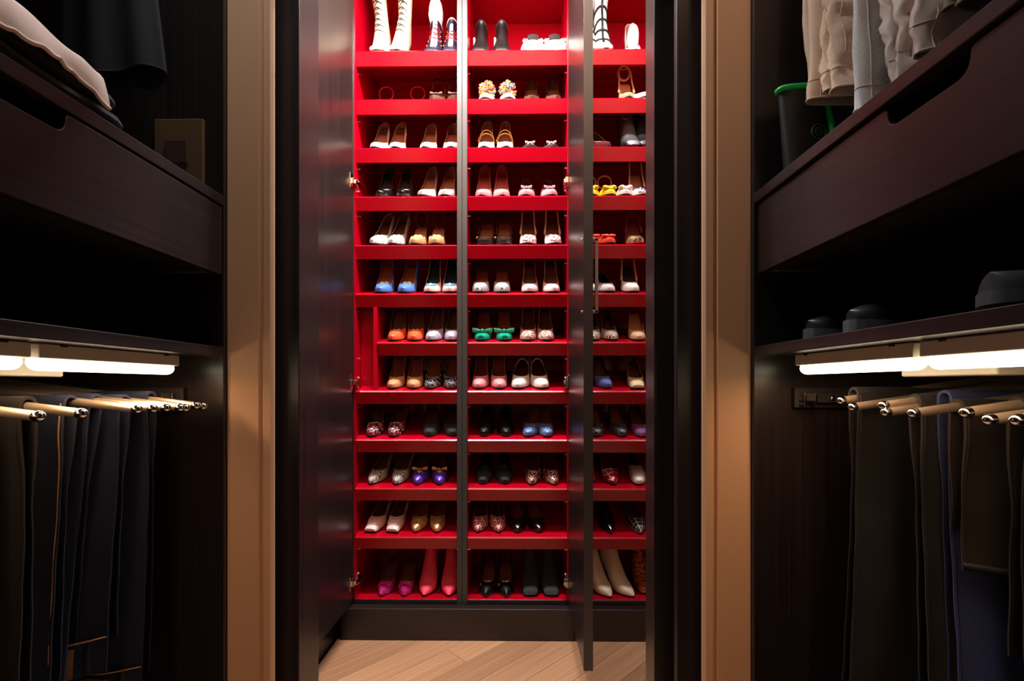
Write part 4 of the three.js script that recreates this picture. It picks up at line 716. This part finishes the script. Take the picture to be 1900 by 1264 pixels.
// fourth
pair(3, 0, 704, 741, 'pump', 'black patent pumps with silver rim', D(K.patent, { toe: 'round', hh: 0.088, bh: 0.055, lin: K.lindark, trim: K.silver, inset: 0.012 }));
pair(3, 0, 783, 820, 'pump', 'white lace pumps with tan lining', D(pat.lace, { toe: 'round', hh: 0.088, bh: 0.06, trim: K.tan, yaw: -0.1, inset: 0.012 }));
pair(3, 1, 895, 929, 'pump', 'dusty pink pointed pumps', D(K.pink, { toe: 'point', hh: 0.095, bh: 0.06, lin: K.linpink, tv: 0.26, u: 0.2, inset: 0.02 }));
pair(3, 1, 978, 1021, 'flat', 'taupe flats with pink ruffled toes', D(K.pink, { ...flat, toe: 'round', hh: 0.03, lin: K.linbrown, bh: 0.06, deco: [['bow', K.pink, 0.7]] }));
pair(3, 2, 1102, 1133, 'sandal', 'yellow sandals with tan ankle loop', D(K.yellow, { toe: 'round', hh: 0.03, heel: 'flat', open: 'mule', tb: 0.3, tv: 0.27, lin: K.tan, inset: 0.02, deco: [['ruffle', K.yellow], ['loop', K.tan, 0.032, 0.03, 0.0038, -0.05, 0.04]] }));
put(3, 2, 1166, -1, 'sandal', 'white petalled flower sandal', D(K.white, { toe: 'round', hh: 0.02, heel: 'flat', open: 'mule', tb: 0.3, tv: 0.27, inset: 0.02, deco: [['ruffle', K.white, 10], ['gems', K.red, 5, 0.003]] }), true);
put(3, 2, 1192, 1, 'sandal', 'tan slingback with blue and white toe', D(pat.floralWhite, { toe: 'almond', hh: 0.1, open: 'sling', deco: [['sling', K.tan, 0.004, 0.06], ['gems', K.blue, 8, 0.003]] }), true);
// fifth
pair(4, 0, 691, 722, 'pump', 'white lace pumps with dark inside', D(pat.lace, { toe: 'round', hh: 0.085, bh: 0.055, vh: 0.044, lin: K.linbrown, yaw: -0.16, inset: 0.012, deco: [['paper', 0.012]] }));
pair(4, 0, 769, 804, 'sandal', 'cork-soled white slingbacks with tan strap', D(pat.cork, { toe: 'round', hh: 0.07, open: 'sling', tb: 0.4, vh: 0.04, lin: K.tan, heel: 'block', inset: 0.01, deco: [['loop', K.linbrown, 0.028, 0.042, 0.003, -0.07, 0.045], ['paper', 0.016]] }));
pair(4, 1, 899, 934, 'sandal', 'black sandals with tan insoles', D(K.black, { toe: 'almond', hh: 0.09, open: 'sling', tb: 0.36, tv: 0.2, vh: 0.026, ins: K.linorange, inset: 0.02, deco: [['sling', K.brown, 0.003, 0.05], ['band', K.patent, 0.3, 0.04, 0.004]] }));
pair(4, 1, 981, 1028, 'sandal', 'white slingbacks printed with pink flowers', D(pat.floralWhite, { toe: 'round', hh: 0.09, vh: 0.042, open: 'sling', ins: K.linbrown, lin: K.linbrown, inset: 0.01, deco: [['sling', K.nude, 0.004, 0.05], ['paper', 0.012]] }));
pair(4, 2, 1104, 1131, 'sandal', 'flat coral sandals with ruffled toes', D(K.coral, { toe: 'round', hh: 0.015, heel: 'flat', open: 'mule', tb: 0.42, tv: 0.3, lin: K.coral, ins: K.coral, inset: 0.012, deco: [['ruffle', K.coral, 6]] }));
put(4, 2, 1185, 1, 'sandal', 'snakeskin strap sandal with red sole', D(pat.snake, { toe: 'round', hh: 0.1, open: 'sling', tb: 0.34, peep: 0.06, ins: K.burgundy, lin: K.burgundy, sole: K.red, inset: 0.012, deco: [['sling', K.burgundy, 0.005, 0.06], ['loop', K.burgundy, 0.026, 0.03, 0.008, -0.08, 0.07]] }), true);
// sixth
pair(5, 0, 705, 743, 'pump', 'light blue studded pumps with tan lining', D(K.blue, { toe: 'round', W: 0.041, hh: 0.1, bh: 0.07, vh: 0.04, lin: K.linorange, yaw: -0.05, inset: 0.012, toeOut: -0.08, deco: [['studs', K.crystal, 18], ['paper', 0.016]] }));
pair(5, 0, 797, 831, 'pump', 'pale pumps with turquoise jewelled toes', D(K.palepink, { toe: 'round', hh: 0.1, bh: 0.07, lin: K.linteal, inset: 0.012, deco: [['gems', K.gem, 14, 0.0042], ['gems', K.gem, 9, 0.0042, 0.17, 0.009]] }));
pair(5, 1, 890, 930, 'sandal', 'silver striped slingbacks', D(pat.stripes, { toe: 'round', hh: 0.08, vh: 0.044, open: 'sling', tb: 0.38, ins: K.linorange, lin: K.linbrown, inset: 0.012, deco: [['loop', K.brown, 0.03, 0.04, 0.0028, -0.07, 0.045]] }));
pair(5, 1, 984, 1025, 'pump', 'pale pink pumps', D(K.palepink, { toe: 'round', hh: 0.1, bh: 0.07, lin: K.linbrown, trim: K.nude, inset: 0.012 }));
pair(5, 2, 1102, 1131, 'flat', 'white sparkling flats with dark beaded rim', D(pat.dotsFine, { ...flat, toe: 'round', hh: 0.02, lin: K.lindark, deco: [['studs', K.crystal, 14, 0.0026]] }));
put(5, 2, 1176, 1, 'sandal', 'white and tan slingback with cut-out toe', D(K.white, { toe: 'round', hh: 0.1, vh: 0.042, open: 'sling', lin: K.tan, ins: K.lindark, inset: 0.012, deco: [['sling', K.nude, 0.004, 0.07], ['vee', K.tan]] }), true);
// seventh
pair(6, 0, 728, 763, 'sandal', 'orange slingbacks with pale insole', D(K.orange, { toe: 'round', hh: 0.1, vh: 0.042, open: 'sling', tb: 0.42, lin: K.linbrown, inset: 0.014, deco: [['sling', K.brown, 0.003, 0.06], ['paper', 0.01]] }));
pair(6, 0, 799, 833, 'pump', 'lavender glitter pumps', D(pat.glitterLavender, { toe: 'round', hh: 0.1, vh: 0.042, lin: K.linbrown, inset: 0.014, yaw: -0.06 }));
pair(6, 1, 894, 934, 'sandal', 'emerald sandals with large bows', D(K.green, { toe: 'round', hh: 0.1, open: 'sling', tb: 0.3, tv: 0.26, vh: 0.03, peep: 0.03, lin: K.linbrown, ins: K.linorange, inset: 0.014, deco: [['bow', K.green, 1.35], ['sling', K.black, 0.003, 0.05]] }));
pair(6, 1, 981, 1014, 'pump', 'pink leopard print pumps', D(pat.leopard, { toe: 'round', hh: 0.1, vh: 0.042, lin: K.linbrown, inset: 0.014, trim: K.pink }));
pair(6, 2, 1105, 1137, 'flat', 'cream and dark striped flats', D(pat.stripesDark, { ...flat, toe: 'round', hh: 0.06, vh: 0.042, lin: K.burgundy, deco: [['bow', K.navy, 0.6]] }));
put(6, 2, 1190, -1, 'sandal', 'nude slingback with pale insole', D(K.nude, { toe: 'round', hh: 0.09, open: 'sling', lin: K.tan, inset: 0.015, deco: [['sling', K.burgundy, 0.003, 0.06], ['paper', 0.008]] }), true);
// eighth
pair(7, 0, 726, 761, 'pump', 'tan leather pumps', D(K.tan, { toe: 'round', hh: 0.09, vh: 0.04, lin: K.linorange, inset: 0.02 }));
pair(7, 0, 797, 832, 'sandal', 'black and silver sequin slingbacks', D(pat.sequinBlack, { toe: 'round', hh: 0.09, open: 'pump', vh: 0.04, lin: K.linorange, inset: 0.022, deco: [['studs', K.crystal, 10, 0.0028]] }));
pair(7, 1, 889, 924, 'pump', 'baby pink round-toed pumps', D(K.pink, { toe: 'round', hh: 0.09, vh: 0.044, lin: K.linorange, trim: K.palepink, inset: 0.02 }));
pair(7, 1, 962, 1007, 'pump', 'white strapped shoes with grey inside', D(K.white, { toe: 'round', hh: 0.06, heel: 'block', vh: 0.046, sh: 0.045, W: 0.041, lin: K.linbrown, trim: K.grey, inset: 0.02, toeOut: 0.14, deco: [['band', K.grey, 0.6, 0.07, 0.003]] }));
pair(7, 2, 1092, 1128, 'pump', 'denim blue pumps', D(K.denim, { toe: 'round', hh: 0.08, vh: 0.044, lin: K.linbrown, inset: 0.025, yaw: 0.12, trim: K.navy }));
put(7, 2, 1188, -1, 'pump', 'gleaming gold and white square-toed shoe', D(K.golden, { toe: 'square', hh: 0.06, heel: 'block', lin: K.linbrown, inset: 0.018 }), true);
// ninth
pair(8, 0, 688, 722, 'flat', 'pink floral flats', D(pat.floral, { ...flat, toe: 'round', hh: 0.06, heel: 'block', vh: 0.044, lin: K.linbrown, inset: 0.022, toeOut: -0.1, deco: [['paper', 0.008]] }));
pair(8, 0, 797, 836, 'flat', 'black flats with tan insoles', D(K.suede, { ...flat, toe: 'round', hh: 0.05, vh: 0.04, W: 0.042, lin: K.linbrown, inset: 0.03, yaw: 0.12 }));
pair(8, 1, 899, 936, 'loafer', 'black loafers with square buckles', D(K.black, { ...flat, toe: 'round', tv: 0.42, vh: 0.052, sh: 0.045, lin: K.lindark, inset: 0.03, deco: [['plate', K.dull, 0.018, 0.012]] }));
pair(8, 1, 981, 1014, 'flat', 'shimmering blue flats', D(pat.glitterBlue, { ...flat, toe: 'round', hh: 0.06, heel: 'block', vh: 0.042, lin: K.linorange, inset: 0.022, yaw: -0.1, toeOut: 0.1 }));
pair(8, 2, 1113, 1155, 'flat', 'charcoal glitter flats', D(pat.glitterDark, { ...flat, toe: 'round', hh: 0.06, vh: 0.042, lin: K.linorange, inset: 0.026 }));
put(8, 2, 1196, -1, 'flat', 'iridescent pink and blue flat', D(pat.iris, { ...flat, toe: 'round', hh: 0.05, lin: K.linbrown, inset: 0.02 }), true);
// tenth
pair(9, 0, 685, 728, 'flat', 'black and white zebra flats', D(pat.zebra, { ...flat, toe: 'almond', hh: 0.05, vh: 0.044, lin: K.linbrown, inset: 0.024, yaw: -0.16 }));
pair(9, 0, 773, 810, 'flat', 'purple flats with gold bows', D(pat.glitterPurple, { ...flat, toe: 'almond', hh: 0.05, vh: 0.044, lin: K.linbrown, inset: 0.024, deco: [['bow', K.gold, 1], ['vee', K.lincream]] }));
pair(9, 1, 897, 934, 'flat', 'dark grey suede flats with buckle', D(K.suede, { ...flat, toe: 'round', W: 0.041, tv: 0.4, vh: 0.048, lin: K.lindark, inset: 0.034, deco: [['plate', K.pewter, 0.014, 0.01]] }));
pair(9, 1, 989, 1027, 'flat', 'tan flats with jewelled flower toes', D(pat.jewels, { ...flat, toe: 'almond', hh: 0.05, vh: 0.046, lin: K.linbrown, inset: 0.024, toeOut: 0.05, deco: [['gems', K.crystal, 10, 0.0028]] }));
pair(9, 2, 1095, 1138, 'flat', 'red flats with white leaf pattern', D(pat.redleaf, { ...flat, toe: 'almond', hh: 0.05, vh: 0.046, lin: K.burgundy, inset: 0.026, deco: [['paper', 0.01]] }));
put(9, 2, 1192, -1, 'flat', 'grey shoe with white toe cap', D(K.grey, { ...flat, toe: 'round', tv: 0.42, vh: 0.05, lin: K.lindark, inset: 0.026, deco: [['toecap', K.white, 0.17]] }), true);
// eleventh
pair(10, 0, 685, 721, 'flat', 'blush square-toed flats', D(K.palepink, { ...flat, toe: 'square', hh: 0.03, heel: 'block', vh: 0.044, lin: K.linbrown, inset: 0.026, yaw: -0.1, deco: [['plate', K.palepink, 0.022, 0.018, 0.16]] }));
pair(10, 0, 770, 805, 'flat', 'gold glitter pointed flats', D(pat.glitterGold, { ...flat, toe: 'almond', hh: 0.03, vh: 0.044, lin: K.linorange, inset: 0.026 }));
pair(10, 1, 888, 922, 'flat', 'white flats with red dots', D(pat.dots, { ...flat, toe: 'almond', hh: 0.03, vh: 0.046, lin: K.linbrown, inset: 0.028 }));
pair(10, 1, 964, 999, 'flat', 'black patent ballet flats', D(K.patent, { ...flat, toe: 'round', hh: 0.03, vh: 0.042, tv: 0.24, lin: K.linorange, inset: 0.03, yaw: 0.12 }));
pair(10, 2, 1092, 1133, 'flat', 'black patent pointed shoes with tassel', D(K.patent, { ...flat, toe: 'point', tv: 0.4, vh: 0.05, lin: K.lindark, inset: 0.022, deco: [['plate', K.patent, 0.008, 0.006]] }));
put(10, 2, 1194, -1, 'flat', 'black and white plaid flat', D(pat.plaid, { ...flat, toe: 'almond', vh: 0.044, lin: K.linbrown, inset: 0.022, yaw: 0.1 }), true);
// bottom board
pair(11, 0, 706, 744, 'pump', 'metallic magenta pointed pumps', D(pat.magenta, { toe: 'point', L: 0.235, hh: 0.085, bh: 0.06, vh: 0.044, lin: K.linbrown, inset: 0.015, sole: K.soleBlack, deco: [['fold', pat.magenta]] }));
pair(11, 0, 787, 829, 'boot', 'hot pink pointed ankle boots', D(K.hotpink, { H: 0.26, rs: 0.033, hh: 0.08, toe: 'point', heel: 'stiletto', lin: K.burgundy, inset: 0.018 }));
pair(11, 1, 903, 937, 'mule', 'black pointed slingbacks with white lining', D(K.black, { toe: 'point', L: 0.235, hh: 0.07, open: 'sling', tb: 0.5, vh: 0.046, lin: K.lincream, ins: K.linorange, inset: 0.012, deco: [['paper', 0.01], ['sling', K.black, 0.003, 0.04]] }));
pair(11, 1, 986, 1023, 'boot', 'black suede square-toed boots', D(K.suede, { H: 0.22, rs: 0.038, hh: 0.06, toe: 'round', heel: 'block', inset: 0.022 }));
pair(11, 2, 1137, 1176, 'boot', 'cream pointed ankle boots turned right', D(K.cream, { H: 0.26, rs: 0.035, hh: 0.08, toe: 'point', heel: 'stiletto', lin: K.lincream, sole: K.sole, inset: 0.018, yaw: 0.5 }));
put(11, 2, 1204, 1, 'boot', 'leopard print boot', D(pat.leopardDark, { H: 0.3, rs: 0.042, hh: 0.06, toe: 'almond', inset: 0.05 }), true);

// shoes on the wardrobe shelves
function shelfShoe(label, x, z, yaw, o, roll = 0) {
  const t = thing('trainer', label, 'shoe', [x, 1.1785, z]); lowShoe(t, { L: 0.28, W: 0.046, toe: 'round', hh: 0.01, st: 0.02, tv: 0.45, vh: 0.07, sh: 0.06, bh: 0.075, wedge: 1, welt: 0.004, ...o }, 1);
  t.rotation.set(0, yaw, 0); t.rotateX(roll); return t;
}
const greysole = leather(62, 64, 66, { r: 0.5 }), rubber = leather(44, 46, 50, { r: 0.5 });
shelfShoe('dark trainer nearest the end panel on the right wardrobe shelf', 0.66, -0.895, -Math.PI / 2 + 0.15, { mat: K.black, sole: greysole, lin: K.lindark, vh: 0.052, st: 0.018, trimR: 0.002 });
shelfShoe('dark trainer second from the end panel on the right shelf', 0.655, -0.775, -Math.PI / 2 + 0.12, { mat: K.black, sole: greysole, lin: K.lindark, vh: 0.056, st: 0.018 });
{ const t = shelfShoe('large grey clog with lifted toe at the right picture edge', 0.645, -0.54, -Math.PI / 2 + 0.1, { mat: rubber, sole: greysole, lin: K.lindark, vh: 0.036, h0: 0.02, sh: 0.04, bh: 0.045, st: 0.01, welt: 0.002, W: 0.05 }); t.position.y += 0.008; part('heel_block', bx(-0.03, 0.03, -0.0078, 0.002, -0.12, 0.08, 0.003), K.soleBlack, t); }
shelfShoe('dark brown shoe on the left wardrobe shelf', -0.80, -0.60, Math.PI / 2 - 0.2, { mat: K.brown, sole: K.soleBlack, lin: K.lindark });
renderer.render(scene, camera);
